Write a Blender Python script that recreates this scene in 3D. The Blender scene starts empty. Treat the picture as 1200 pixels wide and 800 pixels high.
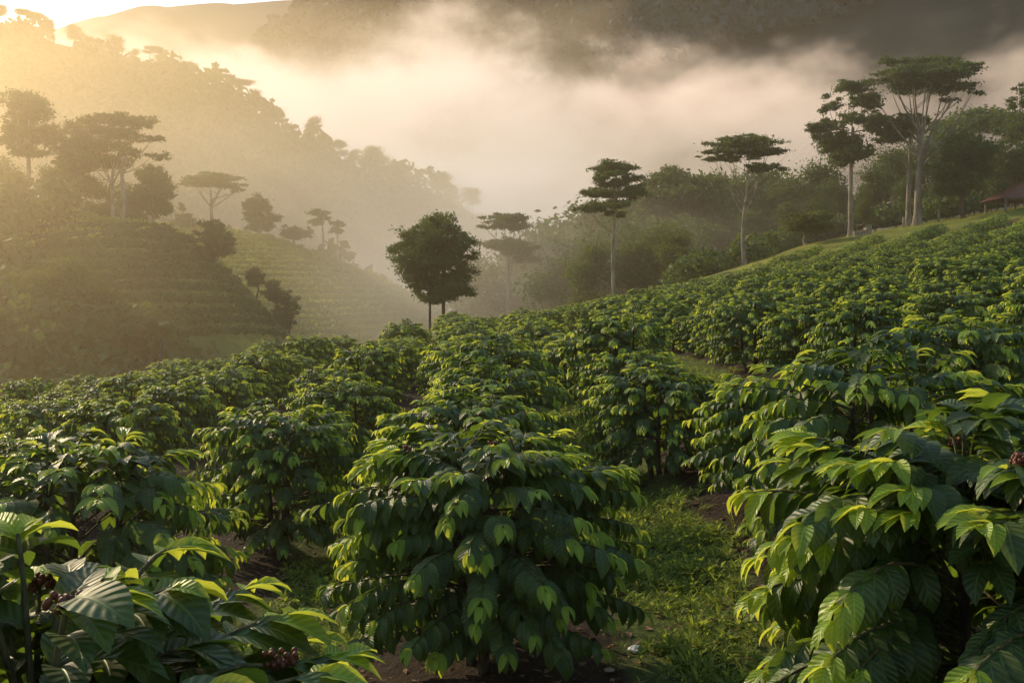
import bpy, bmesh, math, random
import numpy as np

# ---------------------------------------------------------------- basics
S = bpy.context.scene
COL = S.collection
PI = math.pi
F = 35.0 / 36.0 * 1200.0        # focal length in photo pixels
CZ = 2.4                        # eye height
HY = 340.0                      # horizon row in the photo
rs = np.random.RandomState(7)
random.seed(7)


def at(px, py, d):
    """a photo pixel at depth d -> world point"""
    return np.array([(px - 600.0) / F * d, d, CZ + (HY - py) / F * d])


def sm(a, b, x):
    t = np.clip((np.asarray(x, float) - a) / (b - a), 0, 1)
    return t * t * (3 - 2 * t)


def unit(v):
    return v / (np.linalg.norm(v, axis=-1, keepdims=True) + 1e-9)


# value noise ----------------------------------------------------------
_perm = np.random.RandomState(3).rand(256, 256)


def vnoise(x, y):
    xi = np.floor(x).astype(int); yi = np.floor(y).astype(int)
    fx = x - xi; fy = y - yi
    fx = fx * fx * (3 - 2 * fx); fy = fy * fy * (3 - 2 * fy)
    g = lambda a, b: _perm[a & 255, b & 255]
    return (g(xi, yi) * (1 - fx) + g(xi + 1, yi) * fx) * (1 - fy) + (g(xi, yi + 1) * (1 - fx) + g(xi + 1, yi + 1) * fx) * fy


def fbm(x, y, o=4):
    r = 0; a = 0.5
    for i in range(o):
        r = r + a * vnoise(x + 17.3 * i, y - 9.1 * i); x = x * 2.03; y = y * 2.03; a *= 0.5
    return r


# ---------------------------------------------------------------- terrain
def field_z(x, y):
    a = 0.13 + 0.035 * sm(20, 90, y)
    z = a * x + 2.2 * sm(70, 105, y)
    z = z - 0.010 * np.minimum(np.maximum(0, -x - 12), 25) ** 2 * sm(20, 45, y)
    off = 64 + np.maximum(0, x - 25) * 1.1
    s = np.maximum(0, (y - x - off) / 1.414)
    drop = np.where(s < 12, 0.016 * s * s, 2.3 + 0.40 * (s - 12))
    lim = 26 - 20 * sm(0, 40, x)
    drop = lim * (1 - np.exp(-drop / lim))
    z = z - drop
    return z


R1 = np.array([[-420, 300, 84], [-300, 300, 84], [-154, 300, 84], [-128, 300, 74], [-92, 300, 65], [-69, 300, 51],
               [-46, 298, 39], [-28, 292, 32], [-10, 285, 24], [15, 280, 8], [40, 280, -20], [80, 280, -45]], float)
H1 = np.array([[-140, 125, 24], [-80, 120, 15], [-60, 116, 13.5], [-47, 113, 10.5], [-38.6, 110, 9.2], [-34.5, 109, 7.6],
               [-29, 108, 2.8], [-24, 107, -2.5], [-16, 106, -12], [0, 106, -30]], float)
H2 = np.array([[-120, 175, 26], [-70, 175, 17], [-48, 172, 12.6], [-40, 170, 11.2], [-32, 168, 8.6], [-22, 166, 4.8], [-14.6, 164, .9],
               [-4, 164, -5], [20, 160, -22]], float)
M1 = np.array([[-170, 760, 40], [-110, 740, 130], [-66, 720, 176], [-40, 715, 185], [-25, 700, 198], [12, 700, 210], [100, 710, 235],
               [260, 720, 270], [600, 700, 330], [900, 700, 330]], float)
M2 = np.array([[-700, 900, 20], [-300, 900, 110], [-208, 900, 235], [-165, 900, 258], [-120, 900, 290], [-60, 900, 300], [100, 900, 270], [300, 900, 200]], float)
M3 = np.array([[-1100, 1500, 260], [-800, 1500, 330], [-700, 1500, 395], [-560, 1500, 430], [-300, 1500, 440], [0, 1500, 480], [600, 1500, 400]], float)


def ridge(C, x, y, front, back, rough, sc):
    yc = np.interp(x, C[:, 0], C[:, 1]); zc = np.interp(x, C[:, 0], C[:, 2])
    n = (fbm(x / sc + 5, y / sc, 4) - 0.47) * rough
    d = y - yc
    rr = 3.0
    soft = np.sqrt(d * d + rr * rr) - rr
    return zc - np.where(d < 0, front, back) * soft + n * (1 - np.exp(-np.abs(d) / (sc * .5)))


def H(x, y):
    x = np.asarray(x, float); y = np.asarray(y, float)
    lst = [field_z(x, y)]
    lst.append(-7.0 - 38 * sm(90, 240, y + 0.5 * x) - 2 * fbm(x / 30, y / 30))
    lst.append(ridge(H1, x, y, 0.42, 0.5, 1.2, 15))
    lst.append(ridge(H2, x, y, 0.26, 0.5, 1.0, 20))
    lst.append(ridge(R1, x, y, 0.55, 0.6, 16, 45))
    lst.append(ridge(M1, x, y, 0.62, 0.5, 60, 130))
    lst.append(ridge(M2, x, y, 0.6, 0.5, 60, 150))
    lst.append(ridge(M3, x, y, 0.5, 0.5, 60, 250))
    A = np.stack(lst)
    m = A.max(0); k = 0.8
    return m + k * np.log(np.exp(np.clip((A - m) / k, -40, 0)).sum(0)) - k * 0.05


def Hs(x, y):
    return float(H(np.array([x]), np.array([y]))[0])


# ---------------------------------------------------------------- mesh helper
def build(name, V, Fc, mats, parent=None, uv=None, attrs=None, mi=None, smooth=True, link=True):
    """V (n,3); Fc = list of int arrays (m,k)"""
    V = np.asarray(V, np.float32)
    if not isinstance(Fc, list): Fc = [Fc]
    me = bpy.data.meshes.new(name)
    nl = sum(f.size for f in Fc); nf = sum(len(f) for f in Fc)
    me.vertices.add(len(V)); me.vertices.foreach_set('co', V.ravel())
    me.loops.add(nl); me.polygons.add(nf)
    li = np.concatenate([f.ravel() for f in Fc]).astype(np.int32)
    tot = np.concatenate([np.full(len(f), f.shape[1]) for f in Fc]).astype(np.int32)
    st = np.concatenate([[0], np.cumsum(tot)[:-1]]).astype(np.int32)
    me.loops.foreach_set('vertex_index', li)
    me.polygons.foreach_set('loop_start', st)
    me.polygons.foreach_set('use_smooth', np.full(nf, smooth, dtype=bool))
    for m in (mats if isinstance(mats, (list, tuple)) else [mats]): me.materials.append(m)
    if mi is not None: me.polygons.foreach_set('material_index', np.asarray(mi, np.int32))
    if uv is not None:
        l = me.uv_layers.new(name='UVMap'); l.data.foreach_set('uv', np.asarray(uv, np.float32)[li].ravel())
    for k, a in (attrs or {}).items():
        at_ = me.attributes.new(k, 'FLOAT', 'POINT'); at_.data.foreach_set('value', np.asarray(a, np.float32))
    me.update(calc_edges=True)
    o = bpy.data.objects.new(name, me)
    COL.objects.link(o)
    if parent is not None: o.parent = parent
    return o


class G:
    """geometry accumulator (verts, quads, tris, uv, tint)"""
    def __init__(s): s.V = []; s.Q = []; s.T = []; s.U = []; s.A = []; s.n = 0

    def add(s, V, Q=None, T=None, U=None, A=None):
        V = np.asarray(V, float).reshape(-1, 3); n = len(V)
        if Q is not None and len(Q): s.Q.append(np.asarray(Q, int).reshape(-1, 4) + s.n)
        if T is not None and len(T): s.T.append(np.asarray(T, int).reshape(-1, 3) + s.n)
        s.V.append(V)
        s.U.append(np.zeros((n, 2)) if U is None else np.asarray(U, float).reshape(-1, 2))
        s.A.append(np.zeros(n) if A is None else np.broadcast_to(np.asarray(A, float), (n,)))
        s.n += n
        return s

    def faces(s):
        r = []
        if s.Q: r.append(np.concatenate(s.Q))
        if s.T: r.append(np.concatenate(s.T))
        return r

    def merge(s, o, off=(0, 0, 0), rz=0, sc=1.0):
        V = np.concatenate(o.V) * sc
        c, n = math.cos(rz), math.sin(rz)
        V = np.stack([V[:, 0] * c - V[:, 1] * n, V[:, 0] * n + V[:, 1] * c, V[:, 2]], 1) + np.asarray(off)
        s.add(V, np.concatenate(o.Q) if o.Q else None, np.concatenate(o.T) if o.T else None, np.concatenate(o.U), np.concatenate(o.A))
        return s

    def obj(s, name, mats, parent=None, smooth=True, mi=None):
        return build(name, np.concatenate(s.V), s.faces(), mats, parent, np.concatenate(s.U), {'tint': np.concatenate(s.A)}, mi, smooth)

    @property
    def nf(s): return sum(len(q) for q in s.Q) + sum(len(t) for t in s.T)


def tube(g, pts, rad, k=7, tint=0.5, cap=True, wob=0.0):
    P = np.asarray(pts, float); n = len(P)
    rad = np.broadcast_to(np.asarray(rad, float), (n,))
    T = np.gradient(P, axis=0); T = unit(T)
    ref = np.array([0.31, 0.95, 0.07]) if abs(T[0][2]) > .6 else np.array([0, 0, 1.0])
    A = unit(np.cross(T, ref)); B = np.cross(T, A)
    th = np.arange(k) * 2 * PI / k
    r = rad[:, None] * (1 + wob * (rs.rand(n, k) - .5))
    V = P[:, None, :] + r[..., None] * (np.cos(th)[None, :, None] * A[:, None, :] + np.sin(th)[None, :, None] * B[:, None, :])
    i = np.arange(n - 1)[:, None] * k; j = np.arange(k)[None, :]; j2 = (j + 1) % k
    Q = np.stack([i + j, i + j2, i + k + j2, i + k + j], -1).reshape(-1, 4)
    U = np.stack(np.broadcast_arrays(j / k + 0 * i, i / k / max(1, n - 1) + 0 * j), -1)
    U = np.concatenate([U.reshape(-1, 2), np.stack([np.arange(k) / k, np.ones(k)], 1)])
    VV = V.reshape(-1, 3); tr = None
    if cap:
        VV = np.concatenate([VV, P[-1:] + T[-1:] * rad[-1] * .6]); U = np.concatenate([U, [[.5, 1]]])
        b = (n - 1) * k
        tr = np.stack([b + np.arange(k), b + (np.arange(k) + 1) % k, np.full(k, n * k)], 1)
    g.add(VV, Q, tr, U, tint)


def box(g, c, size, rz=0, tint=0.5, jit=0):
    sx, sy, sz = [v / 2 for v in size]
    V = np.array([[x, y, z] for z in (-sz, sz) for (x, y) in ((-sx, -sy), (sx, -sy), (sx, sy), (-sx, sy))], float)
    if jit: V = V + (rs.rand(8, 3) - .5) * jit
    cc, ss = math.cos(rz), math.sin(rz)
    V = np.stack([V[:, 0] * cc - V[:, 1] * ss, V[:, 0] * ss + V[:, 1] * cc, V[:, 2]], 1) + np.asarray(c)
    Q = [[3, 2, 1, 0], [4, 5, 6, 7], [0, 1, 5, 4], [1, 2, 6, 5], [2, 3, 7, 6], [3, 0, 4, 7]]
    g.add(V, Q, A=tint)


# ---------------------------------------------------------------- materials
class NT:
    def __init__(s, name):
        s.m = bpy.data.materials.new(name); s.m.use_nodes = True
        s.t = s.m.node_tree; s.t.nodes.clear()
        s.out = s.t.nodes.new('ShaderNodeOutputMaterial')

    def n(s, typ, **kw):
        nd = s.t.nodes.new('ShaderNode' + typ)
        for k, v in kw.items():
            if k in ('op', 'operation'): nd.operation = v
            elif hasattr(nd, k) and not k.startswith('i_'): setattr(nd, k, v)
        return nd

    def l(s, a, b): s.t.links.new(a, b)

    def setin(s, nd, key, v):
        if isinstance(v, bpy.types.NodeSocket): s.l(v, nd.inputs[key])
        else: nd.inputs[key].default_value = v

    def math(s, op, a, b=None, c=None):
        nd = s.n('Math', op=op)
        for i, v in enumerate((a, b, c)):
            if v is not None: s.setin(nd, i, v)
        return nd.outputs[0]

    def mix(s, f, a, b):
        nd = s.t.nodes.new('ShaderNodeMix'); nd.data_type = 'RGBA'
        s.setin(nd, 0, f); s.setin(nd, 6, a if not isinstance(a, tuple) else (*a, 1)); s.setin(nd, 7, b if not isinstance(b, tuple) else (*b, 1))
        return nd.outputs[2]

    def noise(s, scale, detail=4, vec=None, rough=.55):
        nd = s.n('TexNoise'); nd.inputs['Scale'].default_value = scale; nd.inputs['Detail'].default_value = detail
        nd.inputs['Roughness'].default_value = rough
        if vec is not None: s.l(vec, nd.inputs['Vector'])
        return nd.outputs['Fac']

    def ramp(s, v, a, b):
        nd = s.n('MapRange'); nd.inputs[1].default_value = a; nd.inputs[2].default_value = b
        s.l(v, nd.inputs[0]); nd.interpolation_type = 'SMOOTHSTEP'
        return nd.outputs[0]

    def attr(s, name):
        nd = s.n('Attribute'); nd.attribute_name = name
        return nd.outputs['Fac']

    def bump(s, h, strength, dist=0.01):
        nd = s.n('Bump'); nd.inputs['Strength'].default_value = strength; nd.inputs['Distance'].default_value = dist
        s.l(h, nd.inputs['Height'])
        return nd.outputs[0]

    def pbr(s, col, rough=.6, spec=.4, normal=None):
        nd = s.n('BsdfPrincipled')
        s.setin(nd, 'Base Color', col if not isinstance(col, tuple) else (*col, 1))
        s.setin(nd, 'Roughness', rough); s.setin(nd, 'Specular IOR Level', spec)
        if normal is not None: s.l(normal, nd.inputs['Normal'])
        return nd.outputs[0]

    def done(s, sh): s.l(sh, s.out.inputs['Surface']); return s.m


def leaf_material(name, c0, c1, tr_col, tr, rough=.36, spec=.5, veins=True):
    t = NT(name)
    tint = t.attr('tint')
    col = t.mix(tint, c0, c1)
    nrm = None
    geo = t.n('NewGeometry')
    if veins:
        uv = t.n('UVMap'); sx = t.n('SeparateXYZ'); t.l(uv.outputs[0], sx.inputs[0])
        u = sx.outputs[0]; v = t.math('ABSOLUTE', t.math('MULTIPLY_ADD', sx.outputs[1], 2.0, -1.0))
        ph = t.math('MULTIPLY', t.math('SUBTRACT', t.math('MULTIPLY', u, 8.5), t.math('MULTIPLY', v, 1.5)), 2 * PI)
        cw = t.math('COSINE', ph)
        ridge_ = t.math('POWER', t.math('MULTIPLY_ADD', cw, .5, .5), 9.0)       # thin lateral veins
        mid = t.math('SUBTRACT', 1.0, t.ramp(v, 0.03, 0.10))
        quilt = t.math('MULTIPLY', cw, t.ramp(v, 0.0, 0.5))
        h = t.math('SUBTRACT', t.math('MULTIPLY', quilt, -0.5), t.math('MULTIPLY', mid, .8))
        nrm = t.bump(h, 0.45, 0.005)
        valley = t.ramp(t.math('MULTIPLY', cw, -1.0), -.2, 1.0)
        col = t.mix(t.math('MULTIPLY', valley, .32), col, (c0[0] * .45, c0[1] * .45, c0[2] * .45))  # relief shade between the ribs, darkened into the leaf colour
        lines = t.math('MAXIMUM', t.math('MULTIPLY', mid, .5), t.math('MULTIPLY', ridge_, .26))
        col = t.mix(lines, col, tuple(min(1, 2.2 * a + .01) for a in c1))
        sp_ = t.noise(55.0, 2)
        col = t.mix(t.math('MULTIPLY', t.ramp(sp_, .70, .76), .55), col, (.10, .055, .02))
        yl = t.math('MULTIPLY', t.ramp(t.noise(16.0, 3), .60, .78), .5)
        col = t.mix(yl, col, (c1[0] * 1.9 + .02, c1[1] * 1.35 + .01, c1[2]))
        nz = t.noise(9.0, 3)
        col = t.mix(t.math('MULTIPLY', t.ramp(nz, .55, .8), .35), col, (c0[0] * .6, c0[1] * .6, c0[2] * .6))
    col = t.mix(t.math('MULTIPLY', geo.outputs['Backfacing'], .35), col, tuple(min(1, a * 1.5 + .012) for a in c1))
    p = t.pbr(col, rough, spec, nrm)
    tl = t.n('BsdfTranslucent'); t.setin(tl, 'Color', t.mix(tint, tuple(.8 * a for a in tr_col), tr_col))
    mx = t.n('MixShader'); mx.inputs[0].default_value = tr
    t.l(p, mx.inputs[1]); t.l(tl.outputs[0], mx.inputs[2])
    return t.done(mx.outputs[0])


M = {}
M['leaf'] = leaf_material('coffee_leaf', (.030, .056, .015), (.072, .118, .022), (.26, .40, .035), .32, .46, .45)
M['young'] = leaf_material('coffee_young_leaf', (.14, .25, .030), (.30, .42, .05), (.80, .84, .08), .46, .36, .35)
M['weed'] = leaf_material('weed_leaf', (.075, .125, .022), (.20, .26, .050), (.44, .52, .06), .45, .65, .2, veins=False)
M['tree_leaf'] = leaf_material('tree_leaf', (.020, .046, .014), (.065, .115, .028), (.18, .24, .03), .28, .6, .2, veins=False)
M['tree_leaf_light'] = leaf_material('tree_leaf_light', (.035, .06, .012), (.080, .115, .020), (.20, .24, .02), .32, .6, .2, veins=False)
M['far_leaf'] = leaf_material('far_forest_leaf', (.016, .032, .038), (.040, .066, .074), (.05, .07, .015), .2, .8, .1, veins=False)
M['terrace_leaf'] = leaf_material('terrace_leaf', (.04, .08, .018), (.13, .20, .040), (.34, .44, .04), .4, .7, .2, veins=False)
M['grass_blade'] = leaf_material('grass_blade', (.10, .14, .02), (.30, .30, .06), (.46, .50, .06), .45, .7, .15, veins=False)


def bark(name, a, b, sc=6):
    t = NT(name)
    tc = t.n('TexCoord'); mp = t.n('Mapping'); mp.inputs['Scale'].default_value = (sc, sc, sc * .25)
    t.l(tc.outputs['Object'], mp.inputs[0])
    n = t.noise(1.0, 5, mp.outputs[0])
    col = t.mix(t.ramp(n, .35, .68), a, b)
    return t.done(t.pbr(col, .85, .2, t.bump(n, .6, .03)))


M['bark_pale'] = bark('pale_bark', (.16, .125, .09), (.34, .29, .22), 2.5)
M['bark_dark'] = bark('dark_bark', (.035, .026, .018), (.11, .085, .06), 4)
M['stem'] = bark('coffee_stem', (.03, .022, .015), (.10, .075, .05), 30)
M['twig'] = bark('coffee_twig', (.05, .05, .022), (.14, .12, .05), 40)
M['post'] = bark('weathered_post', (.12, .09, .06), (.30, .25, .19), 10)


def simple(name, a, b, sc=8, rough=.7, spec=.3, bmp=.3):
    t = NT(name); tc = t.n('TexCoord'); n = t.noise(sc, 4, tc.outputs['Object'])
    return t.done(t.pbr(t.mix(t.ramp(n, .3, .7), a, b), rough, spec, t.bump(n, bmp, .01)))


M['cherry'] = simple('coffee_cherry', (.075, .018, .010), (.17, .05, .02), 60, .5, .35, .1)
M['roof'] = simple('rusty_roof_sheet', (.13, .055, .042), (.22, .10, .075), 2.5, .85, .15)
M['plank'] = simple('ochre_plank_wall', (.42, .24, .10), (.58, .36, .17), 3, .8, .2)
M['stone'] = simple('pale_stone', (.22, .16, .11), (.40, .31, .23), 3, .9, .2)
M['dead_leaf'] = simple('dry_leaf', (.30, .17, .08), (.48, .31, .17), 40, .7, .2)
M['scrap'] = simple('white_scrap', (.6, .6, .6), (.78, .78, .76), 20, .6, .3)


def ground_material():
    t = NT('ground_soil_and_grass')
    tc = t.n('TexCoord'); P = tc.outputs['Object']
    gr = t.attr('grass'); fo = t.attr('forest'); fa = t.attr('far')
    n1 = t.noise(1.3, 6, P); n2 = t.noise(14, 6, P, .65); n3 = t.noise(60, 3, P, .6); n4 = t.noise(.12, 5, P)
    soil = t.mix(t.ramp(n2, .35, .7), (.014, .0085, .005), (.042, .026, .016))
    soil = t.mix(t.math('MULTIPLY', t.ramp(n3, .58, .72), .6), soil, (.15, .10, .06))
    green = t.mix(t.ramp(n2, .3, .7), (.035, .050, .012), (.10, .125, .028))
    gmask = t.ramp(t.math('ADD', t.math('MULTIPLY', n1, .6), t.math('MULTIPLY', gr, .8)), .52, .72)
    near = t.mix(gmask, soil, green)
    straw = t.mix(t.ramp(n1, .3, .7), (.16, .16, .028), (.34, .29, .06))
    hill = t.mix(t.ramp(n4, .35, .65), straw, (.10, .14, .030))
    col = t.mix(fa, near, hill)
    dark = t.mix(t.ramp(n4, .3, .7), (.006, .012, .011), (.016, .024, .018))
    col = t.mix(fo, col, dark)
    h = t.math('ADD', t.math('MULTIPLY', n2, .6), t.math('MULTIPLY', n3, .3))
    return t.done(t.pbr(col, .95, .15, t.bump(h, 1.0, .05)))


M['ground'] = ground_material()


# ---------------------------------------------------------------- the ground sheet
def ground():
    rad = np.concatenate([[0.02], 0.6 * (2900 / 0.6) ** (np.linspace(0, 1, 440))])
    th = np.concatenate([np.linspace(-32, 32, 520), np.linspace(32, 328, 120)[1:-1]]) * PI / 180
    R_, T_ = np.meshgrid(rad, th, indexing='ij')
    X = R_ * np.sin(T_); Y = R_ * np.cos(T_)
    Z = H(X, Y)
    lump = (fbm(X * 2.2, Y * 2.2, 4) - .47) * .14 * (1 - sm(14, 40, R_))
    # rows stand on slightly banked earth
    lump = lump + .10 * np.cos((X + .2) / 3.0 * 2 * PI) * (1 - sm(25, 40, R_))
    Z = Z + lump
    fz = field_z(X, Y)
    infield = 1 - sm(.4, 1.5, np.abs(H(X, Y) - fz))
    far = 1 - infield * (1 - sm(88, 94, Y)) * (1 - sm(52, 62, Y - X) * sm(-16, -4, X))
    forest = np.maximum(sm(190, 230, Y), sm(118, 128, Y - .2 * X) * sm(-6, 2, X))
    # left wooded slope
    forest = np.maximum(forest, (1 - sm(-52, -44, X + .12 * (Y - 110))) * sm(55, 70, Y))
    grass = np.clip(.9 * np.exp(-((np.mod(X + .2, 3.0) - 1.5) / .65) ** 2) + .25 * (fbm(X * .6, Y * .6, 3) - .5), 0, 1)
    nr, nt = R_.shape
    i = np.arange(nr - 1)[:, None] * nt; j = np.arange(nt)[None, :]; j2 = (j + 1) % nt
    Q = np.stack([i + j, i + nt + j, i + nt + j2, i + j2], -1).reshape(-1, 4)
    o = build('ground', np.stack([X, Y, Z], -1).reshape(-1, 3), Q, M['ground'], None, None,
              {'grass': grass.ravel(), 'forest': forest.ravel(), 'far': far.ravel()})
    o['kind'] = 'structure'
    return o


ground()


def GZ(x, y):
    """ground height incl. the banked rows"""
    x = np.asarray(x, float); y = np.asarray(y, float); r = np.hypot(x, y)
    return H(x, y) + (fbm(x * 2.2, y * 2.2, 4) - .47) * .14 * (1 - sm(14, 40, r)) + .10 * np.cos((x + .2) / 3.0 * 2 * PI) * (1 - sm(25, 40, r))


# ---------------------------------------------------------------- tagging
def thing(name, label, cat, loc=(0, 0, 0), rz=0, group=None, sc=1.0):
    o = bpy.data.objects.new(name, None); COL.objects.link(o)
    o.empty_display_size = .2
    o.location = loc; o.rotation_euler = (0, 0, rz); o.scale = (sc, sc, sc)
    tag(o, label, cat, group)
    return o


def tag(o, label, cat, group=None):
    o['label'] = label; o['category'] = cat
    if group: o['group'] = group
    return o


def dup(root, label=None, group=None, loc=None, rz=None, sc=None):
    r = root.copy(); COL.objects.link(r)
    for ch in list(root.children):
        c = ch.copy(); COL.objects.link(c); c.parent = r
        for g in list(ch.children):
            d = g.copy(); COL.objects.link(d); d.parent = c
    if loc is not None: r.location = loc
    if rz is not None: r.rotation_euler = (0, 0, rz)
    if sc is not None: r.scale = sc if isinstance(sc, tuple) else (sc, sc, sc)
    if label: r['label'] = label
    if group: r['group'] = group
    return r


# ---------------------------------------------------------------- leaves
def leaves(g, P, D, roll, L, ratio, droop, tint, nseg=4, ncr=2, fold=.25, wave=.0, r=rs):
    """drooping leaves: P origin, D start direction, droop = total bend"""
    N = len(P); D = unit(D)
    Zv = np.array([0, 0, 1.0])
    W = unit(np.cross(Zv, D) + 1e-4); Nn = np.cross(D, W)
    c, s = np.cos(roll)[:, None], np.sin(roll)[:, None]
    W, Nn = W * c + Nn * s, Nn * c - W * s
    m = nseg + 1; k = ncr + 1
    u = np.linspace(0, 1, m); v = np.linspace(-1, 1, k)
    th = droop[:, None] * (u[None, :] ** .75)
    dirs = np.cos(th)[..., None] * D[:, None] - np.sin(th)[..., None] * Nn[:, None]
    nor = np.cos(th)[..., None] * Nn[:, None] + np.sin(th)[..., None] * D[:, None]
    mid = (dirs[:, 1:] + dirs[:, :-1]) * .5 / nseg
    C = np.concatenate([np.zeros((N, 1, 3)), np.cumsum(mid, 1)], 1) * L[:, None, None] + P[:, None]
    w = np.sin(PI * np.clip(u, 0, 1) ** .88) ** .8 * (1 - .38 * u ** 5)
    w[0] = .05; w[-1] = .02
    hw = .5 * ratio[:, None] * L[:, None] * w[None, :]
    fo = fold if np.ndim(fold) else np.full(N, fold)
    lat = v[None, None, :] * hw[..., None]
    up = np.abs(v)[None, None, :] * hw[..., None] * np.sin(fo)[:, None, None]
    if wave:
        ph = r.rand(N)[:, None, None] * 6.28
        up = up + wave * L[:, None, None] * np.sin(2 * PI * 4.2 * u[None, :, None] + ph + np.sign(v)[None, None, :]) * (np.abs(v) ** 1.5)[None, None, :] * np.sin(PI * u)[None, :, None]
    V = C[:, :, None, :] + (lat * np.cos(fo)[:, None, None])[..., None] * W[:, None, None, :] + up[..., None] * nor[:, :, None, :]
    i = np.arange(nseg)[:, None] * k; j = np.arange(ncr)[None, :]
    q = np.stack([i + j, i + k + j, i + k + j + 1, i + j + 1], -1).reshape(-1, 4)
    Q = (np.arange(N) * m * k)[:, None, None] + q[None]
    UU = np.stack(np.broadcast_arrays(u[:, None], (v[None, :] + 1) / 2), -1).reshape(-1, 2)
    U = np.tile(UU, (N, 1))
    g.add(V.reshape(-1, 3), Q.reshape(-1, 4), None, U, np.repeat(tint, m * k))


def coffee_bush(R, Hh, nbr, leafL, lod, seed, nstem=3, low=.12, pairs=6, inner=.35, ratio=.42, clear=()):
    """-> dict of G: stem(list), twigs, leaf, young and list of cherry nodes"""
    r = np.random.RandomState(seed)
    nseg, ncr, wave = {0: (9, 4, .009), 1: (4, 2, .014), 2: (2, 2, 0.0)}[lod]
    stems = []
    tops = []
    for i in range(nstem):
        a = i * 2 * PI / nstem + r.rand()
        sp = (.16 + .14 * r.rand()) * R
        p0 = np.array([.07 * math.cos(a), .07 * math.sin(a), -.12])
        p3 = np.array([sp * math.cos(a), sp * math.sin(a), Hh * (.78 + .12 * r.rand())])
        tt = np.linspace(0, 1, 7)[:, None]
        bow = np.stack([np.sin(PI * tt[:, 0]) * .07 * (r.rand() - .2) * math.cos(a + .5), np.sin(PI * tt[:, 0]) * .07 * math.sin(a + .5), 0 * tt[:, 0]], 1)
        pts = p0 * (1 - tt) + p3 * tt + bow + (r.rand(7, 3) - .5) * .02
        g = G(); tube(g, pts, np.linspace(.042, .014, 7), 7 if lod < 2 else 4)
        stems.append(g); tops.append(pts)
    tw = G(); lf = G(); yg = G(); nodes = []
    LP, LD, LL, LT, LDr = [], [], [], [], []
    YP, YD, YL, YT, YDr = [], [], [], [], []
    ga = PI * (3 - math.sqrt(5))
    ntot = nbr + int(nbr * inner)
    for b in range(ntot):
        inn = b >= nbr
        f = ((b + .5) / nbr) if not inn else r.rand()
        t = low + (1.0 - low) * (1 - (1 - f) ** 1.15)
        t = np.clip(t + (r.rand() - .5) * .08, low * .7, 1.0)
        prof = np.interp(t, [0, .12, .3, .5, .7, .86, .95, 1.0], [.55, .82, .98, 1.03, .98, .86, .68, .30])
        a = b * ga + (r.rand() - .5) * .7
        rr = R * prof * (1 + (r.rand() - .5) * .34) * (.62 if inn else 1.0)
        tip = np.array([rr * math.cos(a), rr * math.sin(a), Hh * t * (1 + (r.rand() - .5) * .08)])
        # nearest stem by direction
        best = min(tops, key=lambda q: (q[-1][0] - tip[0]) ** 2 + (q[-1][1] - tip[1]) ** 2)
        zo = np.clip(tip[2] * .86 + .02 + .10 * r.rand(), .18, best[-1][2])
        kk = np.clip((zo + .12) / (best[-1][2] + .12), 0, 1)
        o = np.array([np.interp(kk, np.linspace(0, 1, 7), best[:, c]) for c in range(3)])
        ctrl = o * .35 + tip * .65; ctrl[2] = max(o[2], tip[2]) + .10 * Hh * (.4 + r.rand()) * (1 if t < .85 else .2)
        uu = np.linspace(0, 1, 9)[:, None]
        cv = (1 - uu) ** 2 * o + 2 * uu * (1 - uu) * ctrl + uu ** 2 * tip
        tan = unit(np.gradient(cv, axis=0))
        if lod < 2: tube(tw, cv[::2] if lod else cv, np.linspace(.008, .0035, 5 if lod else 9), 5 if lod == 0 else 3, cap=False)
        blen = np.linalg.norm(np.diff(cv, axis=0), axis=1).sum()
        rad = unit(np.array([[math.cos(a), math.sin(a), 0.]]))[0]
        np_ = max(3, int(round(pairs * (blen / (.75 * R) * .5 + .5))))
        lo = .34 if blen > .5 * R else .1
        for q, s in enumerate(np.linspace(1.0, lo, np_)):
            p = np.array([np.interp(s, uu[:, 0], cv[:, c]) for c in range(3)])
            T = np.array([np.interp(s, uu[:, 0], tan[:, c]) for c in range(3)]); T /= np.linalg.norm(T)
            Sd = np.cross(T, [0, 0, 1.]); Sd /= np.linalg.norm(Sd) + 1e-6
            young = (q == 0 and r.rand() < .72 + .4 * t) or (q == 1 and r.rand() < .35 + .6 * (t > .55)) or (q == 2 and t > .75 and r.rand() < .5)
            for sg in (-1, 1):
                if q > 1 and r.rand() < .06: continue
                upz = .05 + .25 * (t > .8) - .15 * (q > 1)
                d = sg * Sd * (.34 + .16 * q if q < 3 else .75) + np.array([T[0], T[1], max(T[2], -.25)]) * .55 + rad * .30 + np.array([0, 0, upz]) + (r.rand(3) - .5) * .28
                dr = (1.75 if not young else 1.35) + .55 * (r.rand() - .4)
                if t > .85: dr *= .7
                L = leafL * (.85 + .35 * r.rand())
                if young and not inn:
                    L *= .66 + .16 * q
                    YP.append(p); YD.append(d); YL.append(L); YT.append(r.rand()); YDr.append(dr)
                else:
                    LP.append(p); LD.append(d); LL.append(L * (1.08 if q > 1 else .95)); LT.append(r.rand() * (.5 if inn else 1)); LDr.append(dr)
            if q in (2, 3) and not inn: nodes.append((p, t, a))
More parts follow.
